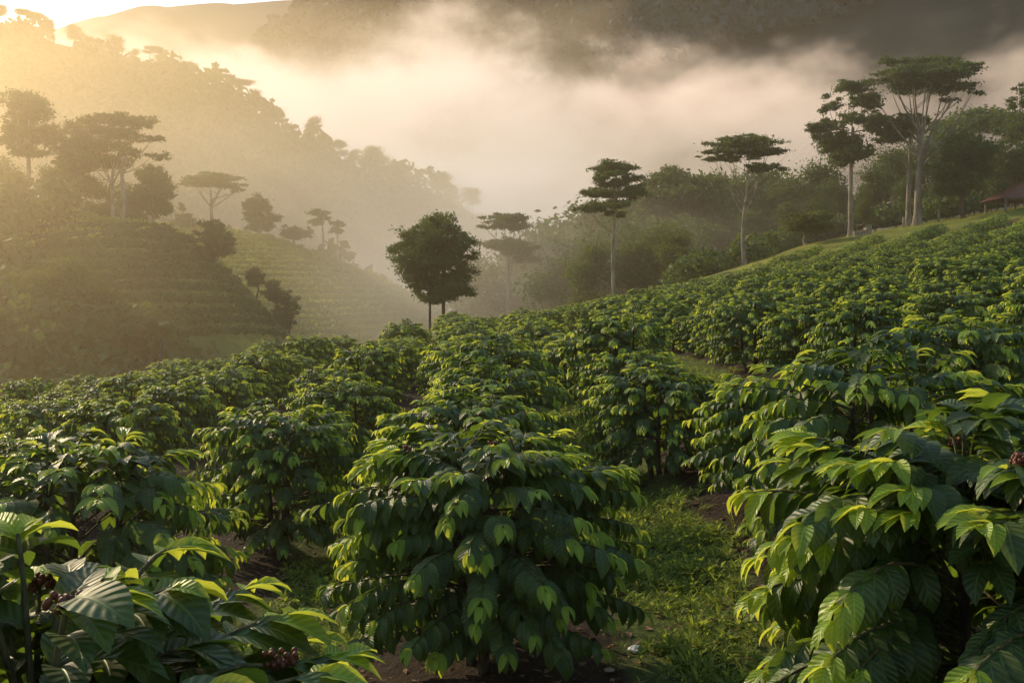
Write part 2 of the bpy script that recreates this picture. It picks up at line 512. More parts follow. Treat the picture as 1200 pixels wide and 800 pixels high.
    if len(clear):
        def vis(P_, D_, L_):
            k_ = []
            for a_, b_, c_ in zip(P_, D_, L_):
                ok_ = True
                for q_, v_ in clear:
                    for w_ in (.12, .45, .8):
                        mdl = a_ + unit(np.array([b_]))[0] * c_ * w_ - np.array([0, 0, c_ * .45 * w_]) - q_; tt_ = float(np.dot(mdl, v_))
                        if -.03 < tt_ < .5 and np.linalg.norm(mdl - tt_ * v_) < .046 and np.linalg.norm(a_ - q_) > .02: ok_ = False
                k_.append(ok_)
            return [i_ for i_, o_ in enumerate(k_) if o_]
        kk = vis(LP, LD, LL); LP, LD, LL, LT, LDr = [[A_[i_] for i_ in kk] for A_ in (LP, LD, LL, LT, LDr)]
        kk = vis(YP, YD, YL); YP, YD, YL, YT, YDr = [[A_[i_] for i_ in kk] for A_ in (YP, YD, YL, YT, YDr)]
    n = len(LP)
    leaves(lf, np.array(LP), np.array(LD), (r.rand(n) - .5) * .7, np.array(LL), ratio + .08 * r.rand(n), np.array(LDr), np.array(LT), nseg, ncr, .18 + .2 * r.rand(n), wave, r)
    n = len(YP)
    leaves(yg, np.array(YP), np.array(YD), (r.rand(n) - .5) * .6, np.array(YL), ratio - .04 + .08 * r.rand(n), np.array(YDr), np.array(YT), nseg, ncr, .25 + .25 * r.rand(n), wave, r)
    return dict(stems=stems, twigs=tw, leaf=lf, young=yg, nodes=nodes)


def sphere_g(g, c, rad, tint=.5, n=6, m=8):
    th = np.linspace(0, PI, n + 1)[:, None]; ph = np.arange(m)[None, :] * 2 * PI / m
    V = np.stack(np.broadcast_arrays(np.sin(th) * np.cos(ph), np.sin(th) * np.sin(ph), np.cos(th) * 1.15 + 0 * ph), -1).reshape(-1, 3) * rad + c
    i = np.arange(n)[:, None] * m; j = np.arange(m)[None, :]; j2 = (j + 1) % m
    g.add(V, np.stack([i + j, i + m + j, i + m + j2, i + j2], -1).reshape(-1, 4), A=tint)


def cherries(p, r, n=24, sp=.023):
    g = G()
    for i in range(n):
        sphere_g(g, p + (r.rand(3) - .5) * np.array([2.2, 2.2, 1.2]) * sp + [0, 0, .01], (.0058 + .0018 * r.rand()), r.rand())
    return g


def place_bush(b, name, label, loc, rz, group=None, cherry=(), seed=0):
    t = thing(name, label, 'coffee bush', loc, rz, group)
    for s in b['stems']: s.obj('stem', M['stem'], t)
    b['twigs'].obj('branchwork', M['twig'], t)
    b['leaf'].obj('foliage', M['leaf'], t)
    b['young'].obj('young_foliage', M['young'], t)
    r = np.random.RandomState(seed + 50)
    for p in cherry: cherries(p, r).obj('cherry_cluster', M['cherry'], t)
    return t


# ------------------------------------------------------------ hero bushes
BG = 'coffee bushes planted in rows'
def pick_nodes(b, loc, rz, targets):
    out = []
    for tx, ty in targets:
        best = None
        for n in b['nodes']:
            p = n[0]; c, s_ = math.cos(rz), math.sin(rz)
            w = np.array([p[0] * c - p[1] * s_ + loc[0], p[0] * s_ + p[1] * c + loc[1], p[2] + loc[2]])
            px, py = 600 + w[0] / w[1] * F, HY + (CZ - w[2]) / w[1] * F
            sc_ = math.hypot(px - tx, py - ty) + 60 * (w[1] - loc[1])
            if best is None or sc_ < best[0]: best = (sc_, p)
        out.append(best[1] + np.array([0, 0, .012]))
    return out


def to_eye(pts, loc, rz):
    r_ = []
    for p in pts:
        w = np.array([0, 0, CZ]) - np.array(loc); c, s_ = math.cos(-rz), math.sin(-rz)
        e = np.array([w[0] * c - w[1] * s_, w[0] * s_ + w[1] * c, w[2]])
        r_.append((p, unit((e - p)[None])[0]))
    return r_


# bush in the bottom left corner, close to the lens
b = coffee_bush(.82, 2.07, 220, .143, 0, 11, 3, .3, 8, .5, ratio=.49)
zc = float(GZ(-.95, 1.74))
pick = pick_nodes(b, (-.95, 1.74, zc), .9, [(45, 680), (68, 690), (335, 755)])
b = coffee_bush(.82, 2.07, 220, .143, 0, 11, 3, .3, 8, .5, ratio=.49, clear=to_eye(pick, (-.95, 1.74, zc), .9))
place_bush(b, 'coffee_bush', 'large close coffee bush in the bottom left corner with broad glossy leaves and cherry clusters', (-.95, 1.74, zc - .03), .9, BG, pick, 1)
# bush on the right
b = coffee_bush(.92, 1.85, 200, .16, 0, 23, 3, .12, 8, .7, ratio=.45)
pick = pick_nodes(b, (1.72, 3.3, float(GZ(1.72, 3.3))), .3, [(1135, 510), (1165, 505), (1190, 515)])
b = coffee_bush(.92, 1.85, 200, .16, 0, 23, 3, .12, 8, .7, ratio=.45, clear=to_eye(pick, (1.72, 3.3, float(GZ(1.72, 3.3))), .3))
place_bush(b, 'coffee_bush', 'large close coffee bush at the right edge with cherry clusters and sunlit tan leaf backs', (1.72, 3.3, float(GZ(1.72, 3.3)) - .03), .3, BG, pick, 2)
# central
b = coffee_bush(.95, 1.50, 150, .155, 0, 5, 3, .2, 8)
pick = pick_nodes(b, (-.2, 6.3, float(GZ(-.2, 6.3))), 0, [(478, 500), (565, 510)])
place_bush(b, 'coffee_bush', 'rounded coffee bush standing alone in the middle foreground on bare dark soil', (-.2, 6.3, float(GZ(-.2, 6.3)) - .03), 0, BG, pick, 3)

# ------------------------------------------------------------ rows of bushes
protos = []
for i, (R_, H_, sd) in enumerate([(.88, 1.45, 31), (.94, 1.55, 32), (.84, 1.32, 33), (.92, 1.40, 34), (.86, 1.62, 35), (1.0, 1.36, 36)]):
    protos.append(coffee_bush(R_, H_, 110, .155, 1, sd, 3, .12, 7))
far_protos = [coffee_bush(R_, H_, 60, .22, 2, sd, 2, .18, 4, .2) for R_, H_, sd in [(.92, 1.4, 41), (.96, 1.45, 42), (.9, 1.35, 43)]]

cand = []          # (x, y, scale)
named = [(-2.95, 6.7, 1.14, 'broad coffee bush at the left edge behind the close corner bush'),
         (-2.45, 10.4, .96, 'coffee bush standing alone between two grassy gaps left of the middle bush'),
         (2.55, 7.0, 1.04, 'coffee bush directly behind the large right edge bush, long shoots reaching right'),
         (2.6, 9.5, 1.0, 'coffee bush with a low skirt bordering the right side of the grassy path'),
         (-.45, 10.2, 1.0, 'coffee bush directly behind the rounded middle bush'),
         (5.3, 11.6, 1.12, 'tall dark coffee bush above the right edge bush, before the hillside rows')]
for x, y, s, l in named: cand.append((x, y, s, l))
r2 = np.random.RandomState(77)
for k in range(-14, 26):
    x0 = -.2 + 3.0 * k
    y = 8.2 + r2.rand()
    if k == 0: y = 12.9
    if k == 1: y = 12.0
    if k == -1: y = 13.2
    if k == 2: y = 9.4
    if k == -2: y = 10.2
    while y < 70:
        x = x0 - .0086 * y - .0008 * y * y + (r2.rand() - .5) * (.75 if k in (-1, 0, 1) and y > 11 else .4)
        if y > 10.5: x += {1: -.65, 0: .05, -1: .45}.get(k, 0)
        yy = y + (r2.rand() - .5) * .3
        y += (2.9 if yy < 20 else 2.5) + .4 * r2.rand()
        if abs(x / yy) > .56: continue
        if yy + .35 * x > 44 and x > -2.0: continue           # the upper block takes over
        if yy - x > 62 - max(0, -x) * .10: continue
        if x < -17 and yy < 30: continue
        if k == 2 and yy < 13.2 and abs(x - 5.3) < 1.5: continue
        if r2.rand() < .03: continue
        cand.append((x, yy, .86 + .24 * r2.rand(), None))
# upper block: rows running up the slope to the right
dx, dy = math.sin(math.radians(40)), math.cos(math.radians(40))
nx, ny = dy, -dx
for k in range(-60, 60):
    c = 3.9 * k
    q = -80 + r2.rand() * 2
    while q < 160:
        x = nx * c + dx * q + (r2.rand() - .5) * .3; yy = ny * c + dy * q + (r2.rand() - .5) * .3
        q += 1.2 + .2 * r2.rand()
        if x < -2.0 or yy + .35 * x < 46: continue
        if yy > 84 + .1 * x or yy - x > 60 or x / yy > .56 or yy < 10: continue
        if r2.rand() < .025: continue
        cand.append((x, yy, .72 + .16 * r2.rand(), None))
    # little step between the blocks stays open as a farm path
cand.sort(key=lambda c: (c[3] is None, c[1]))
print('BUSHES', len(cand))
roots = []
stuff = G(); mi = []
N_IND = 290
for i, (x, y, s, lab) in enumerate(cand):
    z = float(GZ(x, y)) - .03
    rz = r2.rand() * 6.28
    sc = (s * (1 + .08 * (r2.rand() - .5)), s * (1 + .08 * (r2.rand() - .5)), s * (1 + .18 * (r2.rand() - .5)))
    if i < N_IND:
        pi = i % 6
        if lab is None:
            if y < 18: lab = 'coffee bush in the ' + ('left' if x < -1.2 else 'middle' if x < 1.2 else 'right') + ' rows just behind the foreground bushes'
            elif x < -1.5: lab = 'coffee bush in the hazy rows on the left half of the field'
            elif x < 8: lab = 'coffee bush in the dense rows at the middle of the field'
            else: lab = 'coffee bush in the dense rows on the right half of the field'
        near = i < 60
        key = (pi, near)
        src = None
        for kk, ro in roots:
            if kk == key: src = ro
        if src is None:
            P_ = protos[pi]
            t = thing('coffee_bush', lab, 'coffee bush', (x, y, z), rz, BG)
            if near:
                for sg in P_['stems']: sg.obj('stem', M['stem'], t)
                P_['twigs'].obj('branchwork', M['twig'], t)
                P_['leaf'].obj('foliage', M['leaf'], t)
                P_['young'].obj('young_foliage', M['young'], t)
            else:
                sg = G()
                for q in P_['stems']: sg.merge(q)
                sg.obj('stem', M['stem'], t)
                g = G(); g.merge(P_['leaf']); n0 = g.nf; g.merge(P_['young'])
                g.obj('foliage', [M['leaf'], M['young']], t, mi=np.r_[np.zeros(n0), np.ones(g.nf - n0)])
            t.scale = sc
            roots.append((key, t))
        else:
            dup(src, lab, BG, (x, y, z), rz, sc)
    else:
        P_ = far_protos[i % 3]
        n0 = stuff.nf
        stuff.merge(P_['leaf'], (x, y, z), rz, s); n1 = stuff.nf
        stuff.merge(P_['young'], (x, y, z), rz, s)
        mi += [0] * (n1 - n0) + [1] * (stuff.nf - n1)
o = stuff.obj('coffee_rows', [M['leaf'], M['young']], None, mi=np.array(mi))
o['kind'] = 'stuff'
o['label'] = 'far rows of coffee bushes running up the hillside to the crest'

# ---------------------------------------------------------------- trees
def leafcloud(g, pads, n, ls, r, clump=64, flat=.55, shade=.0):
    """pads: (cx,cy,cz,rx,ry,rz) metres; leaf-sized faces gathered in clumps on the pads"""
    vol = np.array([max(p[3] * p[4], 1e-3) * (p[5] ** .5) for p in pads]); vol = vol / vol.sum()
    allP = []; allT = []
    for p, w in zip(pads, vol):
        nn = max(30, int(n * w)); nc = max(5, int(nn / clump))
        d = unit(r.randn(nc, 3)); rr = r.rand(nc, 1) ** .42
        d[:, 2] = np.where(d[:, 2] < 0, d[:, 2] * .75, d[:, 2])
        cc = d * rr * np.array(p[3:6]) * (1 + .32 * (r.rand(nc, 1) - .5)) + np.array(p[0:3])
        cr = .25 * min(p[3], p[4]) ** .6 * (.7 + .7 * r.rand(nc))
        idx = r.randint(0, nc, nn)
        off = r.randn(nn, 3) * np.array([.62, .62, .40]) * cr[idx][:, None]
        off = off * np.where(r.rand(nn, 1) < .2, 1.45, .95)
        off[:, 2] *= np.clip(p[5] / (.5 * p[3]), .35, 1)
        allP.append(cc[idx] + off)
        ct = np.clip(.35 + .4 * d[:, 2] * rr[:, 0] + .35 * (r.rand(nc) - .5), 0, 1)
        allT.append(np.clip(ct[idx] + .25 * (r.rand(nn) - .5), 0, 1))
    P = np.concatenate(allP); T = np.concatenate(allT); N = len(P)
    nrm = unit(r.randn(N, 3) + np.array([0, 0, .9])); a = unit(np.cross(nrm, r.randn(N, 3))); b2 = np.cross(nrm, a)
    s = ls * (.55 + .9 * r.rand(N))[:, None]
    V = np.stack([P - a * s * .62, P + b2 * s * .30 - a * s * .05 + nrm * s * .08, P + a * s * .62, P - b2 * s * .30 + a * s * .08 + nrm * s * .08], 1)
    g.add(V.reshape(-1, 3), np.arange(N * 4).reshape(-1, 4), None, None, np.repeat(T, 4))


def limb(g, a, b, r0, r1, r, sag=.12, n=6, k=5):
    a = np.asarray(a, float); b = np.asarray(b, float)
    t = np.linspace(0, 1, n)[:, None]
    c = a * .4 + b * .6; c[2] = a[2] * .62 + b[2] * .38 if b[2] > a[2] else a[2]
    P = (1 - t) ** 2 * a + 2 * t * (1 - t) * (c + (r.rand(3) - .5) * sag * np.linalg.norm(b - a)) + t ** 2 * b
    tube(g, P, np.linspace(r0, r1, n), k)
    return P


def photo_tree(label, cat, d, base, top_fork, tw, pads, leaf='tree_leaf', barkm='bark_pale', n=4200, ls=.34, group=None, seed=0,
               more_trunks=(), bare=(), kind='broadleaf_tree', fat=1.0, forkz=None):
    """a tree measured in the photograph: base/fork/pads in photo pixels at depth d"""
    r = np.random.RandomState(seed + 100)
    k = d / F
    bw = at(base[0], base[1], d)
    gz = Hs(bw[0], d)
    root = np.array([bw[0], d, min(gz, bw[2] + .3) - .15 if gz < bw[2] + 6 else gz - .15])
    root[2] = gz - .15
    loc = lambda px, py: at(px, py, d) - root
    fork = loc(*top_fork)
    tr = G()
    def trunk(bx, f, w):
        b0 = np.array([(bx - base[0]) * k, 0, 0.0])
        t = np.linspace(0, 1, 9)[:, None]
        P = b0 * (1 - t) + f * t; P[:, 0] += np.sin(t[:, 0] * 3.1) * .25 * (r.rand() - .5) * 2; P[:, 1] += np.sin(t[:, 0] * 4) * .2
        rad = w * k * .5 * np.interp(t[:, 0], [0, .06, .15, 1], [1.55, 1.12, 1.0, .62])
        tube(tr, P, rad, 9, cap=True, wob=.08)
        return P
    P = trunk(base[0], fork, tw)
    trunks = [P]
    for (bx, fx, fy, w) in more_trunks: trunks.append(trunk(bx, loc(fx, fy), w))
    pd = []; nreal = len(pads)
    for (px, py, rx, ry) in pads:
        c = loc(px, py)
        c[1] = (r.rand() - .5) * 1.2 * rx * k * fat
        pd.append((c[0], c[1], c[2], rx * k, rx * k * (.85 + .3 * r.rand()), ry * k))
    # depth partners keep the crown round seen from the side
    W = max(abs(p[0]) + p[3] for p in pd)
    for p in list(pd):
        if p[3] < .75 * W and r.rand() < .55:
            sg = 1 if r.rand() < .5 else -1
            pd.append((p[0] * .5, sg * (.45 + .3 * r.rand()) * W, p[2] + (r.rand() - .5) * p[5], p[3] * .8, p[4] * .8, p[5]))
    for ip, p in enumerate(pd):
        c = np.array(p[:3]); best = min(trunks, key=lambda q: abs(q[-1][0] - c[0]))
        f = best[-1]
        if c[2] > f[2] + .3: s0 = best[int(r.randint(6, 9))]
        else:
            zz = max(best[3][2], min(c[2] - .25 * np.hypot(c[0] - f[0], c[1]), f[2]))
            s0 = np.array([np.interp(zz, best[:, 2], best[:, q]) for q in range(3)])
        r0 = tw * k * .5 * (.42 if ip < nreal else .22)
        for q in range(2 if p[3] > 2.6 and ip < nreal else 1):
            e = c + (r.rand(3) - .5) * np.array([1.5, 1.5, .5]) * np.array(p[3:6]) - np.array([0, 0, .25 * p[5]])
            L = limb(tr, s0, e, r0 * (.85 - .2 * q), r0 * .18, r)
            for _ in range(1):
                e2 = c + (r.rand(3) - .5) * np.array([1.8, 1.8, .7]) * np.array(p[3:6])
                limb(tr, L[3], e2, r0 * .3, r0 * .09, r, n=4, k=4)
    for (ax, ay, bx, by) in bare: limb(tr, loc(ax, ay), loc(bx, by), tw * k * .22, tw * k * .05, r, .05)
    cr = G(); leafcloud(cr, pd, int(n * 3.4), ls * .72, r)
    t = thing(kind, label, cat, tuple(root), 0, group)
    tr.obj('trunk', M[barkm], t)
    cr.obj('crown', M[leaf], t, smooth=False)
    return t


# right-hand crest
photo_tree('tallest umbrella-crowned tree with a thick pale forked trunk on the right crest', 'tree', 104, (1075, 264), (1080, 158), 9,
           [(1090, 76, 46, 7), (1062, 92, 44, 8), (1088, 99, 40, 7), (1124, 100, 24, 8), (1040, 74, 20, 6), (1012, 115, 19, 8), (1040, 140, 22, 10), (1112, 116, 12, 5), (1142, 108, 10, 5), (1100, 86, 42, 7)],
           n=9000, ls=.34, seed=1, bare=[(1078, 196, 1118, 150)], kind='umbrella_tree')
photo_tree('slender pale trunked tree close beside the tallest umbrella-crowned tree', 'tree', 106, (1064, 264), (1068, 140), 6,
           [(1062, 150, 20, 11), (1045, 160, 18, 9), (1078, 140, 14, 8)], n=3000, seed=2)
photo_tree('tall pale trunked tree with a ragged hanging crown, left of the tallest umbrella-crowned tree', 'tree', 107, (997, 270), (999, 150), 5.5,
           [(1000, 104, 27, 8), (976, 122, 15, 11), (1012, 120, 20, 9), (968, 148, 22, 9), (955, 156, 11, 12), (990, 165, 28, 12), (1003, 180, 26, 11), (1018, 150, 18, 10), (985, 185, 14, 12)],
           n=7500, seed=3)
photo_tree('dense round topped tree beside the open shelter on the right crest', 'tree', 101, (1130, 262), (1130, 222), 6,
           [(1130, 180, 30, 22), (1112, 200, 20, 18), (1148, 200, 20, 20), (1125, 218, 22, 12), (1135, 168, 18, 10), (1105, 222, 12, 10)], n=7500, ls=.3, seed=4, barkm='bark_dark')
photo_tree('slim flat-topped umbrella tree standing alone on the crest with a thin straight pale trunk', 'tree', 98, (873, 292), (874, 232), 5,
           [(868, 170, 40, 5), (848, 180, 26, 4), (888, 180, 28, 4), (908, 180, 16, 3), (836, 184, 18, 3), (896, 200, 24, 3), (870, 165, 24, 4), (860, 186, 18, 3)],
           n=4200, ls=.3, seed=5, bare=[(873, 228, 832, 195)], kind='umbrella_tree')
photo_tree('layered tall tree with three tiers of foliage on the crest at the middle', 'tree', 93, (721, 324), (722, 225), 5,
           [(719, 195, 28, 7), (705, 208, 14, 4), (740, 208, 14, 5), (720, 213, 22, 5), (698, 226, 22, 6), (738, 228, 22, 7), (690, 243, 18, 7), (748, 222, 12, 8), (722, 240, 20, 5), (722, 250, 14, 4)],
           n=6000, ls=.28, seed=6, bare=[(721, 275, 690, 246)])
photo_tree('big dark tree cut by the right picture edge above the shelter roof', 'tree', 116, (1188, 262), (1190, 190), 7,
           [(1190, 150, 24, 20), (1200, 118, 20, 14), (1196, 104, 12, 6), (1178, 185, 26, 22), (1205, 200, 26, 26), (1172, 215, 20, 20), (1215, 150, 22, 24)], n=8000, ls=.36, seed=7, barkm='bark_dark')
photo_tree('low spreading light green tree at the edge of the rows below the ragged crowned tree', 'tree', 101, (945, 290), (945, 272), 5,
           [(945, 256, 24, 7), (932, 264, 18, 6), (958, 265, 18, 6), (945, 268, 24, 6)], 'tree_leaf_light', n=2600, ls=.32, seed=8)
photo_tree('hazy dome-topped tree behind the layered tall tree', 'tree', 142, (787, 310), (787, 235), 6,
           [(787, 204, 24, 9), (772, 214, 22, 9), (803, 216, 17, 8), (778, 232, 30, 9), (800, 236, 20, 8), (787, 250, 32, 12)], n=4500, ls=.42, seed=9)
photo_tree('misty two-tier tree standing in fog between the twin trunked tree and the layered tree', 'tree', 132, (597, 352), (597, 290), 5,
           [(594, 255, 28, 6), (580, 264, 18, 5), (608, 264, 18, 5), (590, 284, 30, 6), (606, 292, 28, 9), (620, 302, 18, 8), (580, 288, 20, 5)], n=4500, ls=.4, seed=10)
photo_tree('dark bushy tree on twin trunks at the end of the field rows', 'tree', 78, (518, 366), (519, 300), 5,
           [(516, 264, 24, 14), (490, 280, 26, 15), (534, 284, 25, 18), (500, 305, 38, 18), (536, 318, 26, 18), (470, 291, 17, 10), (549, 300, 14, 11), (476, 308, 15, 10), (486, 322, 20, 12), (498, 326, 18, 10), (524, 338, 28, 12), (512, 348, 28, 9), (488, 336, 17, 9), (540, 342, 17, 9), (505, 262, 14, 9), (520, 290, 28, 20)],
           n=15000, ls=.24, seed=11, barkm='bark_dark', more_trunks=[(506, 506, 318, 3.5)])
# left
photo_tree('tall dense tree at the left picture edge above the wooded slope', 'tree', 116, (33, 268), (34, 165), 6,
           [(26, 118, 26, 13), (42, 132, 24, 16), (18, 145, 22, 18), (55, 152, 16, 12), (36, 160, 26, 10), (8, 165, 14, 8), (62, 165, 12, 8), (40, 180, 22, 8)], n=7500, ls=.36, seed=12)
photo_tree('wide flat-topped umbrella tree with stepped side pads on the left wooded slope', 'tree', 113, (143, 280), (142, 195), 6,
           [(136, 136, 36, 5), (112, 142, 18, 5), (164, 146, 14, 5), (176, 162, 14, 5), (183, 184, 15, 5), (128, 154, 32, 6), (122, 172, 34, 8), (108, 188, 28, 10), (150, 180, 14, 6)],
           n=7500, ls=.34, seed=13, more_trunks=[(133, 133, 200, 5)], kind='umbrella_tree')
photo_tree('dense tree between the left edge tree and the wide umbrella tree', 'tree', 120, (92, 275), (92, 190), 6,
           [(92, 150, 22, 12), (82, 172, 28, 14), (100, 190, 30, 14), (80, 205, 26, 14)], n=5000, ls=.4, seed=14)
photo_tree('round crowned tree at the right end of the left wooded slope', 'tree', 121, (182, 275), (180, 240), 5,
           [(176, 208, 20, 14), (184, 226, 18, 16), (168, 232, 18, 16), (186, 246, 15, 12)], n=4500, ls=.38, seed=15)
photo_tree('pale misty umbrella tree on the far grassy hill', 'tree', 168, (248, 258), (248, 234), 5,
           [(248, 209, 32, 5), (232, 216, 20, 4), (266, 217, 22, 4), (250, 217, 32, 4), (280, 222, 8, 3)], n=3200, ls=.4, seed=16, kind='umbrella_tree')
photo_tree('misty rounded tree right of the pale umbrella tree on the far hill', 'tree', 169, (304, 276), (304, 258), 6,
           [(304, 240, 18, 13), (295, 250, 14, 12), (313, 254, 14, 13), (304, 262, 20, 10)], n=3200, ls=.42, seed=17)
photo_tree('small conical tree between the wooded slope and the pale umbrella tree', 'tree', 165, (214, 270), (214, 255), 4,
           [(214, 244, 7, 6), (214, 256, 12, 8), (212, 264, 15, 8)], n=1600, ls=.42, seed=18)
photo_tree('thin flat-topped tree on the far hill crest, taller of a pair', 'tree', 170, (378, 290), (377, 258), 2.5,
           [(373, 249, 12, 4), (370, 260, 9, 4), (380, 255, 8, 4)], n=1100, ls=.36, seed=19)
photo_tree('thin flat-topped tree on the far hill crest, shorter right one of a pair', 'tree', 170, (395, 294), (395, 272), 2.2,
           [(395, 263, 8, 4), (394, 270, 9, 4)], n=800, ls=.36, seed=20)
photo_tree('low rounded tree in mist left of the thin pair on the far hill', 'tree', 171, (345, 288), (345, 275), 3,
           [(342, 270, 13, 6), (358, 272, 12, 6), (350, 276, 18, 6)], n=1500, ls=.42, seed=21)
photo_tree('dark tree on the upper shoulder of the terraced hill', 'tree', 106, (252, 304), (250, 285), 4,
           [(246, 264, 14, 9), (252, 278, 18, 12), (262, 286, 14, 10), (240, 274, 9, 9), (255, 294, 18, 8)], n=3500, ls=.28, seed=22, barkm='bark_dark')
photo_tree('big round headed tree in the shaded valley below the wooded slope', 'tree', 88, (78, 408), (78, 365), 6,
           [(76, 322, 36, 18), (52, 342, 34, 20), (104, 342, 28, 20), (78, 348, 44, 22), (46, 366, 32, 16), (112, 362, 22, 14)], 'tree_leaf_light', n=10000, ls=.28, seed=23)
photo_tree('low bush-like tree in front of the big round headed valley tree', 'tree', 80, (92, 416), (92, 402), 4,
           [(92, 388, 34, 12), (72, 396, 28, 10), (112, 398, 26, 10)], n=3500, ls=.26, seed=24)
photo_tree('dark shrubby tree at the left picture edge in the valley', 'tree', 78, (14, 432), (14, 412), 4,
           [(10, 398, 26, 14), (-10, 385, 24, 16), (26, 412, 20, 10)], n=3500, ls=.26, seed=25)
photo_tree('pale green tree at the left picture edge halfway up the wooded slope', 'tree', 100, (8, 320), (8, 292), 4,
           [(4, 272, 22, 12), (14, 290, 22, 12), (-10, 300, 22, 14)], n=3000, ls=.3, seed=26)
for i, (px, py, w, h, l) in enumerate([(322, 338, 11, 8, 'rounded shrub on the right flank of the terraced hill, upper one'),
                                       (338, 352, 13, 11, 'rounded shrub on the right flank of the terraced hill, largest one'),
                                       (300, 322, 10, 7, 'small shrub below the dark tree on the terraced hill'),
                                       (330, 372, 15, 8, 'wide shrub at the foot of the terraced hill')]):
    dd_ = min(np.arange(85, 122, .5), key=lambda q: abs(Hs((px - 600) / F * q, q) - (CZ + (HY - py - h) / F * q)))
    photo_tree(l, 'shrub', dd_, (px, py + h + 4), (px, py + h * .5), 2, [(px, py, w, h), (px - w * .6, py + h * .6, w * .7, h * .7), (px + w * .5, py + h * .6, w * .7, h * .7), (px, py + h * 1.3, w * .9, h * .8)],
               n=1300, ls=.28, seed=40 + i, kind='shrub', barkm='bark_dark')


# generic trees for the woods -----------------------------------------
def proto_tree(seed, style, n=6500, ls=.033):
    """unit-height tree"""
    r = np.random.RandomState(seed)
    pads = []
    if style == 'round':
        for i in range(9):
            a = r.rand() * 6.28; q = r.rand() ** .6 * .24; z = .45 + .42 * r.rand(); s = (.10 + .10 * r.rand()) * (1.15 - .4 * abs(z - .6))
            pads.append((q * math.cos(a), q * math.sin(a), z, s * 1.15, s * 1.15, s * .8))
        pads.append((0, 0, .85, .14, .14, .10)); pads.append((0, 0, .62, .24, .24, .18))
        f = .5
    elif style == 'umbrella':
        for i in range(8):
            a = r.rand() * 6.28; q = .05 + r.rand() ** .6 * .28; s = .12 + .10 * r.rand()
            pads.append((q * math.cos(a), q * math.sin(a), .95 - .5 * q * q - .10 * r.rand(), s, s, .035))
        pads.append((0, 0, .95, .24, .24, .035)); f = .66
    else:   # full to the ground
        for i in range(12):
            a = r.rand() * 6.28; z = .2 + .7 * r.rand(); q = (.30 - .18 * z) * r.rand() ** .5 * 1.2; s = .13 + .08 * r.rand()
            pads.append((q * math.cos(a), q * math.sin(a), z, s, s, s * .8))
        f = .4
    tr = G(); P = np.stack([np.sin(np.linspace(0, 3, 6)) * .015, np.zeros(6), np.linspace(-.02, f, 6)], 1)
    tube(tr, P, np.linspace(.022, .013, 6), 6)
    for p in pads:
        s0 = P[int(r.randint(3, 6))]
        limb(tr, s0, np.array(p[:3]), .009, .002, r, n=5, k=4)
    cr = G(); leafcloud(cr, pads, n, ls, r, 22)
    # clump radius in leafcloud is metric; rescale happens through pads, so nothing more to do
    return tr, cr


PT = {}


def wood_tree(px, top, d, style, seedi, label, group, leaf='tree_leaf', width=1.0, rise=0.0, barkm='bark_pale'):
    """stands on the ground at depth d, top at photo row `top`"""
    x = (px - 600) / F * d
    z = Hs(x, d)
    h = CZ + (HY - top) / F * d - z
    if h < 2: return None
    key = (style, seedi % 3, leaf)
    loc = (x, d, z - .1 * 1)
    sc = (h * width, h * width, h)
    if key in PT:
        return dup(PT[key], label, group, loc, rs.rand() * 6.28, sc)
    tr, cr = proto_tree(200 + seedi % 3 + {'round': 0, 'umbrella': 10, 'full': 20}[style], style)
    t = thing('forest_tree', label, 'tree', loc, rs.rand() * 6.28, group)
    t.scale = sc
    tr.obj('trunk', M[barkm], t); cr.obj('crown', M[leaf], t, smooth=False)
    PT[key] = t
    return t


# leafcloud clump size needs unit trees: shrink via exponent
WG = 'trees of the forest behind the right crest'
lab = 'dark forest tree in the crowded woods behind the right crest'
for i, (px, top, d, st, w) in enumerate([(1205, 175, 128, 'full', .9), (1150, 128, 140, 'umbrella', 1.0), (1110, 140, 136, 'round', 1.0), (1168, 172, 126, 'full', .8),
                                         (1085, 165, 134, 'full', .9), (1050, 172, 138, 'round', .9), (1025, 195, 130, 'full', .9), (1068, 200, 122, 'full', .8),
                                         (960, 190, 140, 'round', .9), (935, 210, 132, 'full', 1.0), (915, 203, 146, 'round', .8), (900, 222, 136, 'full', 1.0),
                                         (980, 212, 126, 'full', .8), (1010, 222, 120, 'full', .8), (1100, 212, 118, 'full', .8), (1190, 205, 122, 'full', .8),
                                         (870, 205, 152, 'round', .9), (845, 212, 150, 'full', .8), (858, 238, 134, 'full', 1.0), (825, 235, 142, 'full', 1.0),
                                         (805, 250, 130, 'full', 1.1), (832, 262, 122, 'full', 1.0), (885, 246, 124, 'full', .9), (765, 252, 138, 'full', 1.0),
                                         (812, 205, 140, 'umbrella', .9), (842, 196, 158, 'round', 1.0), (755, 235, 155, 'umbrella', 1.0), (716, 250, 128, 'full', 1.0), (893, 190, 150, 'round', .9), (738, 268, 120, 'round', .9),
                                         (1135, 205, 124, 'full', .9), (1162, 200, 120, 'full', 1.0), (1118, 214, 126, 'full', .9), (1187, 205, 119, 'full', 1.0), (1080, 222, 124, 'full', .9),
                                         (925, 236, 118, 'full', .9), (960, 232, 116, 'full', .9)]):
    wood_tree(px, top, d, st, i, lab, WG, width=w, barkm='bark_pale')
lab = 'pale misty tree fading into fog in the dip at the middle'
